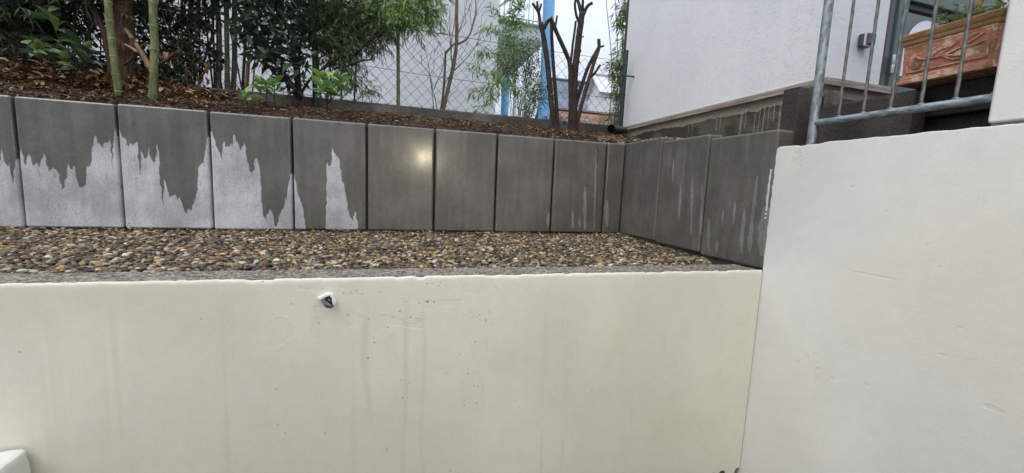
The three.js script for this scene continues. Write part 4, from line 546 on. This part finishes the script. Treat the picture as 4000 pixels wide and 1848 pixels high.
// sprays of bamboo leaves: thin twigs with fans of drooping leaves
function bambooFoliage(clusters, perArea, col, len, L, tw) {
  for (const c of clusters) { const n = Math.max(6, Math.round(perArea * c[3] * c[4] * Math.PI)); for (let i = 0; i < n; i++) {
    const b = inBall(c), dir = V(rr(-1, 1), rr(-.5, .5), rr(-.6, .8)).normalize(), l = rr(.06, .14), e = b.clone().addScaledVector(dir, l).add(V(0, -.03, 0));
    if (tw) tw.push(tube([b, e], .0012, .0008, 3, 1));
    for (let k = 0; k < 6; k++) { const o = b.clone().lerp(e, .25 + .75 * k / 5), d = dir.clone().add(V(rr(-.9, .9), rr(-1.25, .1), rr(-.9, .9))); L.add(o, d, len * rr(.7, 1.2), len * rr(.13, .19), rr(.1, .5), jit(col)); }
  } }
}
function broadFoliage(clusters, perArea, col, len, wr, L) { for (const c of clusters) { const n = Math.max(8, Math.round(perArea * c[3] * c[4] * Math.PI)); for (let i = 0; i < n; i++) L.add(inBall(c), V(rr(-1, 1), rr(-.9, .5), rr(-.7, 1)), len * rr(.65, 1.25), len * wr * rr(.8, 1.2), rr(0, .4), jit(col, .35)); } }
const nodeKnots = gap => (t, L) => { const q = (t * L / gap) % 1; return 1 + .10 * Math.exp(-Math.pow((q - .5) / .06, 2)); };
function culm(pts, r, mat, label, group, gap, up, nodes = true) {
  const t = thing('bamboo_culm', label, 'bamboo', pts[0], group), o = V(...pts[0]);
  const P = pts.map(p => V(...p).sub(o)); const a = P[P.length - 1], b = P[P.length - 2], d = a.clone().sub(b).normalize(); if (up) P.push(a.clone().addScaledVector(d, up * .5), a.clone().addScaledVector(d, up));
  P.unshift(P[0].clone().add(V(0, -.06, 0)));
  part('cane', tube(P, r, r * .85, 12, .025, 0, nodeKnots(gap)), mat, t);
  if (nodes) { const c = new THREE.CatmullRomCurve3(P), Ln = c.getLength(); for (let s = gap * .5; s < Math.min(Ln, 1.2); s += gap) { const q = c.getPointAt(s / Ln), tn = c.getTangentAt(s / Ln); const ring = new THREE.TorusGeometry(r * .98, r * .13, 5, 14); ring.rotateX(Math.PI / 2); ring.applyQuaternion(new THREE.Quaternion().setFromUnitVectors(V(0, 1, 0), tn)); ring.translate(q.x, q.y, q.z); part('node_ring', ring, M.node, t); } }
  return t;
}
{
  culm(CULM.lean, .022, M.culmGreen, 'thick green bamboo culm leaning over the planting bed', null, .115, 1.6);
  culm(CULM.straight, .023, M.culmGreen, 'thick green bamboo culm standing upright nearest the concrete stones', null, .15, 1.6);
  const bt = culm(CULM.behind, .0165, M.culmGreen, 'green bamboo culm with hanging leaf sprays rising behind the chain link fence', null, .2, 1.0, true);
  { const L = new Leaves(), tw = [], o = V(...CULM.behind[0]); const cs = CB.map(c => [c[0] - o.x, c[1] - o.y, c[2] - o.z, c[3], c[4]]); bambooFoliage(cs.slice(3, 6), 1500, GREEN.bamLight, .072, L, tw); bambooFoliage([cs[8]], 900, GREEN.bam, .065, L, tw); part('twigs', tw, M.culmOlive, bt); part('foliage', L.geo(), M.leaf, bt); }
  const dk = thing('bamboo_clump', 'dense dark green bamboo foliage mass hanging over the fence', 'bamboo', [1.7, 1.02, -.9]);
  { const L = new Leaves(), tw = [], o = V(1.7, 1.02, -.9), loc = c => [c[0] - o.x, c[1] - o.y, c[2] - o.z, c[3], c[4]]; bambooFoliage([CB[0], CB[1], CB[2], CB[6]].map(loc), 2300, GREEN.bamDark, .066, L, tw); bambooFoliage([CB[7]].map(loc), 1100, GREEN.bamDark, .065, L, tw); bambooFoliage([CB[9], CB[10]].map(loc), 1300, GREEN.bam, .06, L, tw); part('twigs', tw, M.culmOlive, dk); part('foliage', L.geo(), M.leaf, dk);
    for (const [x, z] of [[-.14, -.02], [.02, -.06], [.13, .02], [-.05, .05]]) part('cane', tube([[x, -.1, z], [x * 1.3, .6, z], [x * 1.9, 1.6, z * 1.2]], .009, .006, 8, .05, 0, nodeKnots(.17)), M.culmOlive, dk); }
  const lab = ['stout olive bamboo cane leaning slightly beside two others behind the kerb', 'stout olive bamboo cane between two others behind the kerb', 'stout olive bamboo cane next to the short cut cane behind the kerb', 'slim dark cane directly beside the short cut cane', 'thin dark cane slanting to the side behind the leaning litter', 'finger thick pale brown cane in the shaded bamboo thicket', 'stout dark cane in the shaded bamboo thicket', 'thin dark cane standing against the stout olive canes', 'thin straight dark cane in the shaded bamboo thicket'];
  CANE.forEach(([r, p], i) => culm(p, r, [0, 1, 2].includes(i) ? M.culmOlive : i === 5 ? M.culmTan : M.barkDark, lab[i], 'canes behind the kerb', .19, 1.3, i < 3));
  for (let i = 0; i < 16; i++) { const x = i < 12 ? rr(.36, 1.02) : rr(-.2, .3), z = rr(-1.08, -.88), d = rr(-.12, .12); culm([[x, 1.0, z], [x + d * .5, 1.4, z], [x + d, 1.8, z]], rr(.004, .008), rnd() < .5 ? M.culmOlive : M.barkDark, 'hair thin leafless cane deep in the dark bamboo tangle', 'hair thin canes in the tangle', .16, 1.0, false); }
  { const t = thing('cut_cane', 'short cut off tan cane stub behind the kerb', 'bamboo', CUTCANE[0]), o = V(...CUTCANE[0]); part('cane', tube([[0, -.06, 0], ...CUTCANE.map(p => V(...p).sub(o))], .0165, .0155, 10, .03, .03), M.culmTan, t); }
}
// dark thicket on the left: ivy-grown trunks
{
  const trunkLab = ['thick black ivy covered trunk in the dark corner of the bed', 'dark trunk at the outer edge of the thicket', 'dark trunk behind the cherry laurel with glossy leaves', 'slim dark trunk between two thicker ivy trunks'];
  DARKTRUNK.forEach(([r, p], i) => { const t = thing('ivy_tree', trunkLab[i], 'tree', p[0]), o = V(...p[0]); const P = p.map(q => V(...q).sub(o)); P.unshift(P[0].clone().add(V(0, -.1, 0)));
    part('trunk', tube(P, r * .8, r * .55, 10, .05, .16), M.barkBlack, t); const L = new Leaves(); const n = Math.round(260 * r / .06); for (let k = 0; k < n; k++) { const q = along(P, rnd()), a = rnd() * 6.28, d = V(Math.cos(a), rr(-.7, .5), Math.sin(a)); L.add(q.addScaledVector(V(Math.cos(a), 0, Math.sin(a)), r * rr(.7, 1.5)), d, rr(.03, .055), rr(.025, .042), .2, jit(GREEN.ivy, .4)); } part('ivy_leaves', L.geo(), M.leaf, t); });
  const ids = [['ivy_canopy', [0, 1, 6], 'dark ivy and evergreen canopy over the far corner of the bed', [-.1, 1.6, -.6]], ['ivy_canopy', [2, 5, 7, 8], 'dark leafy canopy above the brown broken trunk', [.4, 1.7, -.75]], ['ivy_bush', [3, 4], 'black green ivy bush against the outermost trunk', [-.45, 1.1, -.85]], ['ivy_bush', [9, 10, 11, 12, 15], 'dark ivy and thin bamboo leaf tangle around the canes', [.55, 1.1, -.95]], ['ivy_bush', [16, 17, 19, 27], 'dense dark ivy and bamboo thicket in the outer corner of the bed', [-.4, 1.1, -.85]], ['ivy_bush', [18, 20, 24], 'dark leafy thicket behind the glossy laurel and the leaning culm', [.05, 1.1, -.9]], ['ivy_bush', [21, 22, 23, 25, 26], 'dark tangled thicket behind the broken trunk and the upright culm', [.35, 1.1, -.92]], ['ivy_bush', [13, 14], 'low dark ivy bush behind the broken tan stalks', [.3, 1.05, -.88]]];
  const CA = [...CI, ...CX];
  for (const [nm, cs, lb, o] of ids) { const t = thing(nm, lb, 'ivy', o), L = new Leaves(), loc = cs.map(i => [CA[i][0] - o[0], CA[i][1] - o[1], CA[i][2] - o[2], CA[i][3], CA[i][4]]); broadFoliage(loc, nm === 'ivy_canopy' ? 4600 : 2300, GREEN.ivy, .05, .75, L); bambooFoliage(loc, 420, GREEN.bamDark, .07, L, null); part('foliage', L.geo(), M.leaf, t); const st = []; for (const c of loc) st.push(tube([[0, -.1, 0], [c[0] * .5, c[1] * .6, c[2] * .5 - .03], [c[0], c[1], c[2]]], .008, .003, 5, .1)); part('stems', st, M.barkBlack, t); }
  const st = thing('dead_tree', 'rust brown broken trunk with peeling bark between the two green culms', 'tree', STUMP[0]), so = V(...STUMP[0]);
  { const P = STUMP.map(p => V(...p).sub(so)); P.unshift(V(0, -.15, 0)); part('trunk', tube(P, .062, .052, 12, .03, .14), M.barkRed, st); const pm = std({ color: lin(.15, .08, .045), roughness: .85, side: THREE.DoubleSide }); for (let i = 0; i < 34; i++) { const a = rnd() * 6.28, q = along(P, rr(.25, .95)), d = V(Math.cos(a), 0, Math.sin(a)); q.addScaledVector(d, .055); const l = rr(.05, .13); const s = leafFlat(l, rr(.018, .035), rr(.05, .25)); s.rotateZ(rr(.6, 1.9)); s.rotateY(-a); s.translate(q.x, q.y, q.z); part('peeling_bark', s, pm, st); } }
  const bl = ['long tan broken stalk slanting up across the brown trunk', 'short tan broken stalk pointing at the brown trunk', 'bent brown stalk behind the upright green culm', 'brown stalk slanting away behind the upright green culm', 'low brown stalk lying at the foot of the broken trunk'];
  BROKEN.forEach(([r, p], i) => { const t = thing('broken_stalk', bl[i], 'stalk', p[0]), o = V(...p[0]); part('stalk', tube(p.map(q => V(...q).sub(o)), r, r * .75, 8, .02, .05, nodeKnots(.08)), i < 2 ? M.culmTan : M.barkRed, t); const s = leafFlat(.09, .03, .2); s.rotateZ(.9); s.rotateY(rr(0, 6)); const e = V(...p[1]).sub(o); s.translate(e.x, e.y, e.z); part('dry_sheath', s, std({ color: lin(.24, .13, .07), roughness: .8, side: THREE.DoubleSide }), t); });
  const ll = ['reddish brown stem leaning beside the leaning green culm', 'thin black upright stem beside the cherry laurel', 'second thin black stem inside the cherry laurel'];
  LEANB.forEach(([r, p], i) => { const t = thing('bare_sapling', ll[i], 'stem', p[0]), o = V(...p[0]); const P = p.map(q => V(...q).sub(o)); P.unshift(P[0].clone().add(V(0, -.1, 0))); part('stem', tube(P, r, r * .8, 8, .03, .06), i ? M.barkBlack : M.barkRed, t); });
  // dead leaf bundles hanging on the canes
  const dl = thing('dead_leaf_bundle', 'curled brown dead leaves caught in the dark tangle behind the kerb', 'dead leaves', [.62, 1.2, -.8]); for (let i = 0; i < 12; i++) { const s = leafFlat(rr(.05, .08), rr(.03, .045), rr(.15, .35)); const m = part('leaf', s, std({ color: lin(.26 * rr(.7, 1.2), .12 * rr(.8, 1.1), .06), roughness: .8, side: THREE.DoubleSide }), dl); m.position.set(rr(-.14, .10), rr(-.08, .10), rr(-.06, .08)); m.rotation.set(rr(-2, 2), rr(0, 6), rr(-1.5, -.3)); }
}
// cherry laurels
const leafShape = [[.105, .036, .10], [.09, .032, .16], [.08, .034, .06]].map(a => leafFlat(a[0], a[1], a[2], 7));
const laurelMat = c => phy({ color: lin(...c), roughness: .95, transmission: .3, thickness: 0, clearcoat: .45, clearcoatRoughness: .3, side: THREE.DoubleSide });
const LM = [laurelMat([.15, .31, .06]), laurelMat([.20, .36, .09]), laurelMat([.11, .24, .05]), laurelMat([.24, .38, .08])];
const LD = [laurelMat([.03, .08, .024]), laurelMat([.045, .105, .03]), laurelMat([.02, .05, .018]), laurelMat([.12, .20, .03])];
function laurel(label, stems, n, k, mats, spread = .9, r = .004) {
  const t = thing('cherry_laurel', label, 'shrub', stems[0][0]), o = V(...stems[0][0]);
  const S = stems.map(s => s.map(p => V(...p).sub(o)));
  S.forEach(s => part('stem', tube([s[0].clone().add(V(0, -.03, 0)), ...s], r, r * .6, 6, .03), M.barkBlack, t));
  let ang = rnd() * 6; for (let i = 0; i < n; i++) { const s = S[i % S.length], f = .45 + .55 * Math.pow((i + .5) / n, .8), q = along([s[0], ...s.slice(1)], f); ang += 2.4; const el = rr(-.5, .7) + .8 * (f - .5); const m = part('leaf', leafShape[i % 3], mats[Math.floor(rnd() * mats.length)], t); m.position.copy(q); m.rotation.set(rr(-.9, .9), ang, el * spread, 'YXZ'); m.scale.setScalar(k * rr(.8, 1.25)); }
  return t;
}
{
  const A = YOUNG[0], e = A[A.length - 1];
  laurel('bright green young cherry laurel with many glossy leaves before the fence post', [A, [A[1], [A[1][0] + .07, 1.03, -.22], [A[1][0] + .11, 1.13, -.2]], [A[1], [A[1][0] - .01, 1.02, -.2], [A[1][0] - .03, 1.06, -.18]]], 50, 1.22, LM, 1);
  laurel('tiny cherry laurel shoot with four leaves near the stone edge', [YOUNG[1]], 7, 1.0, LM);
  laurel('slim cherry laurel seedling with one leafy top beside the tiny shoot', [YOUNG[2]], 8, 1.1, LM);
  laurel('cherry laurel seedling standing between two others in the bed', [YOUNG[3]], 7, 1.0, LM);
  laurel('cherry laurel seedling next to the large dark laurel bush', [YOUNG[4]], 8, 1.1, LM);
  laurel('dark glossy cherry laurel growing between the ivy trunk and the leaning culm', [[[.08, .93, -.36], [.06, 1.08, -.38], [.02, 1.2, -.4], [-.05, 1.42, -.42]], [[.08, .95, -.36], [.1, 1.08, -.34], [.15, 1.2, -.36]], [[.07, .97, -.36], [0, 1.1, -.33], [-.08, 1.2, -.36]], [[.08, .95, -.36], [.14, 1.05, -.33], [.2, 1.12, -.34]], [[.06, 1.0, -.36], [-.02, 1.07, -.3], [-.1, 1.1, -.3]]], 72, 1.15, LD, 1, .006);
  // the large dark laurel bush
  const o = LAUREL[0][1][0], t = thing('laurel_bush', 'large dark laurel bush with several stems in front of the fence', 'shrub', o);
  LAUREL.forEach(([r, p]) => part('branch', tube(p.map(q => V(...q).sub(V(...o))), r, r * .6, 8, .04, .05), M.barkBlack, t));
  const L = new Leaves(); broadFoliage(CE.map(c => [c[0] - o[0], c[1] - o[1], c[2] - o[2], c[3], c[4]]), 1700, GREEN.laurel, .1, .36, L); part('foliage', L.geo(), leafMat({ clearcoat: .3, clearcoatRoughness: .35 }), t);
}
// hanging bamboo spray on the right, lighter
{
  const o = [3.3, 1.05, -.95], t = thing('bamboo_spray', 'loose light green bamboo sprays hanging before the blue columns', 'bamboo', o), L = new Leaves(), tw = [];
  for (const p of SPRAY) { const P = p.map((q, i) => V(...q).sub(V(...o)).add(V(0, 0, rr(-.06, .06)))); tw.push(tube(P, .0022, .0012, 4, .06)); const c = new THREE.CatmullRomCurve3(P); const n = Math.round(c.getLength() / .03); for (let i = 1; i <= n; i++) { const q = c.getPointAt(i / n), d = c.getTangentAt(i / n); for (let k = 0; k < 7; k++) L.add(q.clone().add(V(rr(-.05, .05), rr(-.05, .05), rr(-.05, .05))), d.clone().multiplyScalar(.5).add(V(rr(-1, 1), rr(-1.1, .15), rr(-.8, .8))), rr(.06, .11), rr(.012, .018), rr(.1, .4), jit([.19, .33, .08])); } }
  part('twigs', tw, M.culmOlive, t); part('foliage', L.geo(), M.leaf, t);
  part('cane', tube([[.12, -.1, -.05], [.1, .5, -.04], [.06, 1.1, 0]], .006, .003, 6, .08), M.culmOlive, t);
}
// bare tree, twiggy
{
  const o = V(...BARE[0][1][0]), t = thing('bare_tree', 'leafless young tree with forked grey trunks behind the fence', 'tree', BARE[0][1][0]);
  BARE.forEach(([r, p], i) => { const P = p.map(q => V(...q).sub(o)); part(i < 2 ? 'trunk' : 'branch', tube(P, r, r * (i < 2 ? .75 : .5), 8, .04, .07), M.barkGrey, t); });
  const tw = []; for (let i = 0; i < 90; i++) { const [r, p] = BARE[2 + Math.floor(rnd() * (BARE.length - 2))], q = along(p, rr(.3, 1)).sub(o), d = V(rr(-.7, .7), rr(.4, 1.1), rr(-.6, .6)).normalize(), l = rr(.05, .2); tw.push(tube([q, q.clone().addScaledVector(d, l * .5).add(V(rr(-.01, .01), 0, 0)), q.clone().addScaledVector(d, l).add(V(0, l * .15, 0))], .0016, .0008, 4, .06)); }
  part('twigs', tw, M.barkGrey, t);
}
// pruned shrub with ivy remains
{
  const o = V(...PRUNED[8][1][0]), t = thing('pruned_shrub', 'hard pruned dark shrub of cut thick stems with withered ivy', 'shrub', PRUNED[8][1][0]);
  const cutMat = std({ color: lin(.34, .25, .15), roughness: .8 });
  PRUNED.forEach(([r, p], i) => { const P = p.map(q => V(...q).sub(o)); const big = [0, 5, 6, 8, 14, 17].includes(i); if (big) P.unshift(P[0].clone().add(V(0, -.05, 0))); const m = part('stem', tube(P, r * (big ? 1.4 : 1.25), r * 1.08, 9, .025, .08), i === 14 ? M.barkRed : M.barkDark, t); const e = P[P.length - 1], d = e.clone().sub(P[P.length - 2]).normalize(); const c = new THREE.CylinderGeometry(r * .98, r * 1.02, .003, 10); c.applyQuaternion(new THREE.Quaternion().setFromUnitVectors(V(0, 1, 0), d)); c.translate(e.x + d.x * .0016, e.y + d.y * .0016, e.z + d.z * .0016); part('cut_face', c, cutMat, m); });
  for (const [i, f] of [[0, .35], [0, .45], [0, .55], [8, .35], [8, .5], [8, .62], [8, .75], [8, .85], [14, .5], [5, .6], [6, .4], [17, .6]]) { const [r, p] = PRUNED[i], q = along(p, f).sub(o); const s = tube([q, q.clone().add(V(rr(-.02, .02), rr(.02, .035), rr(.0, .02)))], r * .35, r * .2, 6, .02); part('spur', s, M.barkDark, t); }
  const dm = std({ color: lin(.12, .075, .045), roughness: .85, side: THREE.DoubleSide });
  for (let i = 0; i < 46; i++) { const k = rnd() < .7 ? 8 : 0, [r, p] = PRUNED[k], q = along(p, rr(.28, .92)).sub(o); const m = part('withered_leaf', leafFlat(rr(.02, .045), rr(.015, .03), rr(.1, .4)), dm, t); m.position.copy(q.add(V(rr(-.012, .03), rr(-.02, .02), r * rr(.4, 1)))); m.rotation.set(rr(-2, 2), rr(0, 6), rr(-2, -.4)); }
  const gm = laurelMat([.07, .13, .03]); for (const [x, y, z] of [[-.11, .09, .05], [-.135, .10, .05]]) { const m = part('ivy_leaf', leafFlat(.05, .05, .1), gm, t); m.position.set(x, y, z); m.rotation.set(.3, rr(0, 3), -.8); }
}
// privet behind the fence, far right bamboo
{
  const o = [PB[0], 1.0, PB[2]], t = thing('privet_shrub', 'upright small leaved privet with many thin stems beside the blue columns', 'shrub', o), L = new Leaves(), st = [];
  for (let i = 0; i < 34; i++) { const c = CP[Math.floor(rnd() * CP.length)], e = inBall(c).sub(V(...o)), b = V(rr(-.12, .14), 0, rr(-.1, .1)); const mid = b.clone().lerp(e, .5).add(V(0, .08, 0)); st.push(tube([b, mid, e], .0045, .0016, 5, .12)); for (let k = 0; k < 60; k++) { const q = along([b, mid, e], rr(.35, 1)); L.add(q.add(V(rr(-.04, .04), rr(-.04, .04), rr(-.04, .04))), V(rr(-1, 1), rr(-.2, 1), rr(-1, 1)), rr(.022, .036), rr(.011, .016), .2, jit(GREEN.privet, .35)); } }
  broadFoliage(CP.map(c => [c[0] - o[0], c[1] - o[1], c[2] - o[2], c[3], c[4]]), 5200, GREEN.privet, .036, .45, L);
  part('stems', st, M.barkGrey, t); part('foliage', L.geo(), M.leaf, t);
  const ro = [5.0, 1.0, -1.5], rt = thing('bamboo_clump', 'olive green bamboo growing behind the house corner and the fence post', 'bamboo', ro), RL = new Leaves(), tw = []; bambooFoliage(CR.slice(0, 6).map(c => [c[0] - ro[0], c[1] - ro[1], c[2] - ro[2], c[3], c[4]]), 1300, GREEN.olive, .085, RL, tw); for (const [x, z] of [[-.1, 0], [.02, -.1], [.1, .06], [-.16, -.06]]) part('cane', tube([[x, 0, z], [x * .8, .8, z], [x * 1.8 - .05, 2.0, z]], .007, .004, 6, .1), M.culmOlive, rt); part('twigs', tw, M.culmOlive, rt); part('foliage', RL.geo(), M.leaf, rt);
}

// ---------------------------------------------------------------- neighbouring buildings
{
  const w = std({ map: tex(512, 512, (u, v) => mixc([206, 209, 216], [222, 224, 230], fbm(u * 6, v * 6, 5, 171, 6, 6)), true, [1 / 3, 1 / 3]), bumpMap: tex(512, 512, (u, v) => 255 * (.5 * fbm(u * 40, v * 40, 3, 172, 40, 40) + .5 * vnoise(u * 160, v * 160, 173, 160, 160)), false, [1 / 1.2, 1 / 1.2]), bumpScale: .006, roughness: .9 });
  const n = thing('neighbour_house', 'white rendered neighbouring house with balcony and light blue columns behind the fence', 'house');
  part('wall', [box(-14, 3.94, .9, 9, -8.2, -4)], w, n);
  part('roof', box(-14.4, 4.3, 9.003, 9.3, -8.6, -3.6), std({ color: lin(.09, .05, .04), roughness: .85 }), n);
  const slab = part('balcony_slab', box(3.945, 5.42, 3.60, 3.86, -9.5, -5.5), std({ color: lin(.78, .79, .82), roughness: .85 }), n);
  for (const x of [4.55, 4.85, 5.15]) part('slab_joint', box(x, x + .008, 3.61, 3.84, -5.499, -5.494), std({ color: lin(.35, .35, .37), roughness: .9 }), slab);
  part('drip_edge', box(3.945, 5.44, 3.862, 3.9, -5.52, -5.44), std({ color: lin(.3, .31, .32), roughness: .5 }), n);
  const rail = new THREE.Group(); rail.name = 'balcony_railing'; n.add(rail); const rm = std({ color: lin(.5, .53, .56), roughness: .5, metalness: .3 });
  for (let i = 0; i < 13; i++) part('bar', tube([[4.0 + i * .108, 3.93, -5.5], [4.0 + i * .108, 4.9, -5.5]], .008, .008, 6, 1), rm, rail); part('handrail', tube([[3.95, 4.9, -5.5], [5.3, 4.9, -5.5]], .02, .02, 8, 1), rm, rail); part('bottom_bar', tube([[3.95, 3.98, -5.5], [5.3, 3.98, -5.5]], .012, .012, 8, 1), rm, rail);
  part('awning_arm', tube([[4.2, 4.05, -5.4], [5.1, 4.75, -5.4]], .022, .022, 8, 1), rm, rail);
  const blue = std({ color: lin(.23, .56, .88), roughness: .45 });
  part('column', tube([[5.41, 1.0, -5.45], [5.41, 6.5, -5.45]], .122, .122, 28, 3), blue, n); part('column', tube([[5.18, 1.0, -8], [5.18, 3.59, -8]], .11, .11, 28, 3), blue, n);

  struct('added_bounce_paving', box(3.95, 9, .99, 1.02, -10, -4.2), std({ color: lin(.36, .35, .33), roughness: .9 }), 'pale paving added under the neighbouring balcony to bounce light up', 'paving');  // pale sheet added to bounce light up onto the balcony soffit
  // distant houses
  const slate = std({ map: tex(512, 512, (u, v) => { const r = v * 26, row = Math.floor(r), c = u * 40 + (row & 1) * .5, e = Math.min(r - row, 1 - (r - row)), k = hash(Math.floor(c), row, 175); return mixc([92, 98, 112], [122, 128, 142], k * .7 + .3 * (r - row)); }, true, [1 / 5, 1 / 5]), roughness: .6 });
  const gable = (name, label, x0, x1, yb, ye, yr, z0, z1, wallM, roofM) => { const t = thing(name, label, 'house'); part('wall', box(x0, x1, yb, ye, z1, z0), wallM, t);
    const s = new THREE.Shape(); s.moveTo(z0, ye); s.lineTo((z0 + z1) / 2, yr - .15); s.lineTo(z1, ye); s.closePath(); const g = new THREE.ExtrudeGeometry(s, { depth: x1 - x0 - .02, bevelEnabled: false }); g.rotateY(-Math.PI / 2); g.translate(x1 - .01, 0, 0); part('gable', metreUV(g), wallM, t);
    const zm = (z0 + z1) / 2, pitch = (a, b) => { const L = Math.hypot(a - b, yr - ye), q = new THREE.BoxGeometry(x1 - x0 + .8, .14, L + .5); metreUV(q); q.rotateX(Math.atan2(yr - ye, Math.abs(a - b)) * (a > b ? 1 : -1)); q.translate((x0 + x1) / 2, (yr + ye) / 2, (a + b) / 2); return q; };
    part('roof', pitch(z0, zm), roofM, t); part('roof', pitch(z1, zm), roofM, t); return t; };
  const dw = std({ color: lin(.66, .68, .72), roughness: .9 }), rt = std({ map: tex(256, 256, (u, v) => mixc([104, 80, 68], [138, 108, 92], hash(Math.floor(u * 24), Math.floor(v * 18), 176)), true, [1 / 3, 1 / 3]), roughness: .85 });
  const h1 = gable('distant_house', 'distant white house with blue grey slate roof between the pruned stems', 15.6, 20.4, 0.9, 6.9, 10.1, -28.5, -34.5, dw, slate);
  part('window', box(16.3, 17.3, 4.6, 6.0, -28.48, -28.44), std({ color: lin(.04, .05, .06), roughness: .2 }), h1); part('chimney', box(19.6, 20.1, 9.6, 11, -32, -31.4), rt, h1);
  const h2 = gable('distant_house', 'distant plain white house wing beside the slate roof house', 17.6, 24, .9, 8.1, 9.5, -25.5, -28, dw, dw);
  const h3 = gable('low_house', 'low house with red brown tiled roof beyond the fence', 12.4, 19.6, .9, 4.3, 5.5, -19.5, -24, std({ color: lin(.3, .24, .2), roughness: .9 }), rt);
  const rf = thing('reed_fence', 'orange brown reed screen low behind the chain link fence', 'fence', [0, 0, 0]); const reeds = []; for (let i = 0; i < 90; i++) { const x = 6.75 + i * .022; reeds.push(tube([[x, .9, -5.4 + rr(-.02, .02)], [x + rr(-.02, .02), 2.08 + rr(-.06, .08) + (x - 6.7) * .1, -5.4]], .009, .007, 5, 1)); }
  for (const r of reeds) part('reed', r, M.culmTan, rf);
  const sh = thing('garden_shrub', 'broad leaved green shrub behind the chain link fence near the reed screen', 'shrub', [6.6, 1, -4.2]), SL = new Leaves(); broadFoliage([[.1, 1.0, 0, .35, .25], [.35, 1.25, -.1, .3, .3], [-.15, .7, .1, .3, .3]], 900, [.09, .15, .05], .08, .4, SL); part('foliage', SL.geo(), M.leaf, sh); part('stem', tube([[0, -.02, 0], [.1, .6, 0], [.2, 1.1, 0]], .02, .01, 6, .2), M.barkDark, sh);
  const sh2 = thing('garden_shrub', 'greyish shrub behind the chain link fence under the slate roof house', 'shrub', [5.6, 1, -5.2]), S2 = new Leaves(); broadFoliage([[.0, .8, 0, .5, .25], [.5, .75, 0, .4, .22]], 1500, [.14, .14, .09], .05, .5, S2); part('foliage', S2.geo(), M.leafDull, sh2); part('stem', tube([[0, -.02, 0], [.05, .4, 0], [.1, .8, 0]], .02, .01, 6, .2), M.barkDark, sh2);
}
// ---------------------------------------------------------------- unseen house added for shade; its lit lamp is mirrored in wet stones
{
  const t = thing('added_shade_house', 'unseen pale house wall added across the courtyard to shade the cream wall', 'house');
  part('wall', box(-5, 8, -1.284, 2.35, 4.8, 5.1), M.render, t); part('eaves', box(-5.2, 8.2, 2.353, 2.5, 4.6, 8), M.kerb, t);
  const p = V(2.775, .875, 4.68), l = thing('wall_lamp', 'lit globe wall lamp on the added house across the courtyard', 'lamp', [p.x, p.y, p.z]);
  part('bracket', [tube([[0, 0, .119], [0, 0, .068]], .016, .016, 10, .1), new THREE.CylinderGeometry(.05, .05, .012, 20).rotateX(Math.PI / 2).translate(0, 0, .113)], M.black, l);
  part('globe', new THREE.SphereGeometry(.07, 24, 16), std({ color: lin(.9, .85, .7), emissive: lin(1, .82, .5), emissiveIntensity: 6, roughness: .4 }), l);
  const pl = new THREE.PointLight(lin(1, .86, .58), 2.6); pl.position.copy(p); pl.castShadow = true; pl.shadow.radius = 3.5; scene.add(pl);
}
renderer.render(scene, camera);
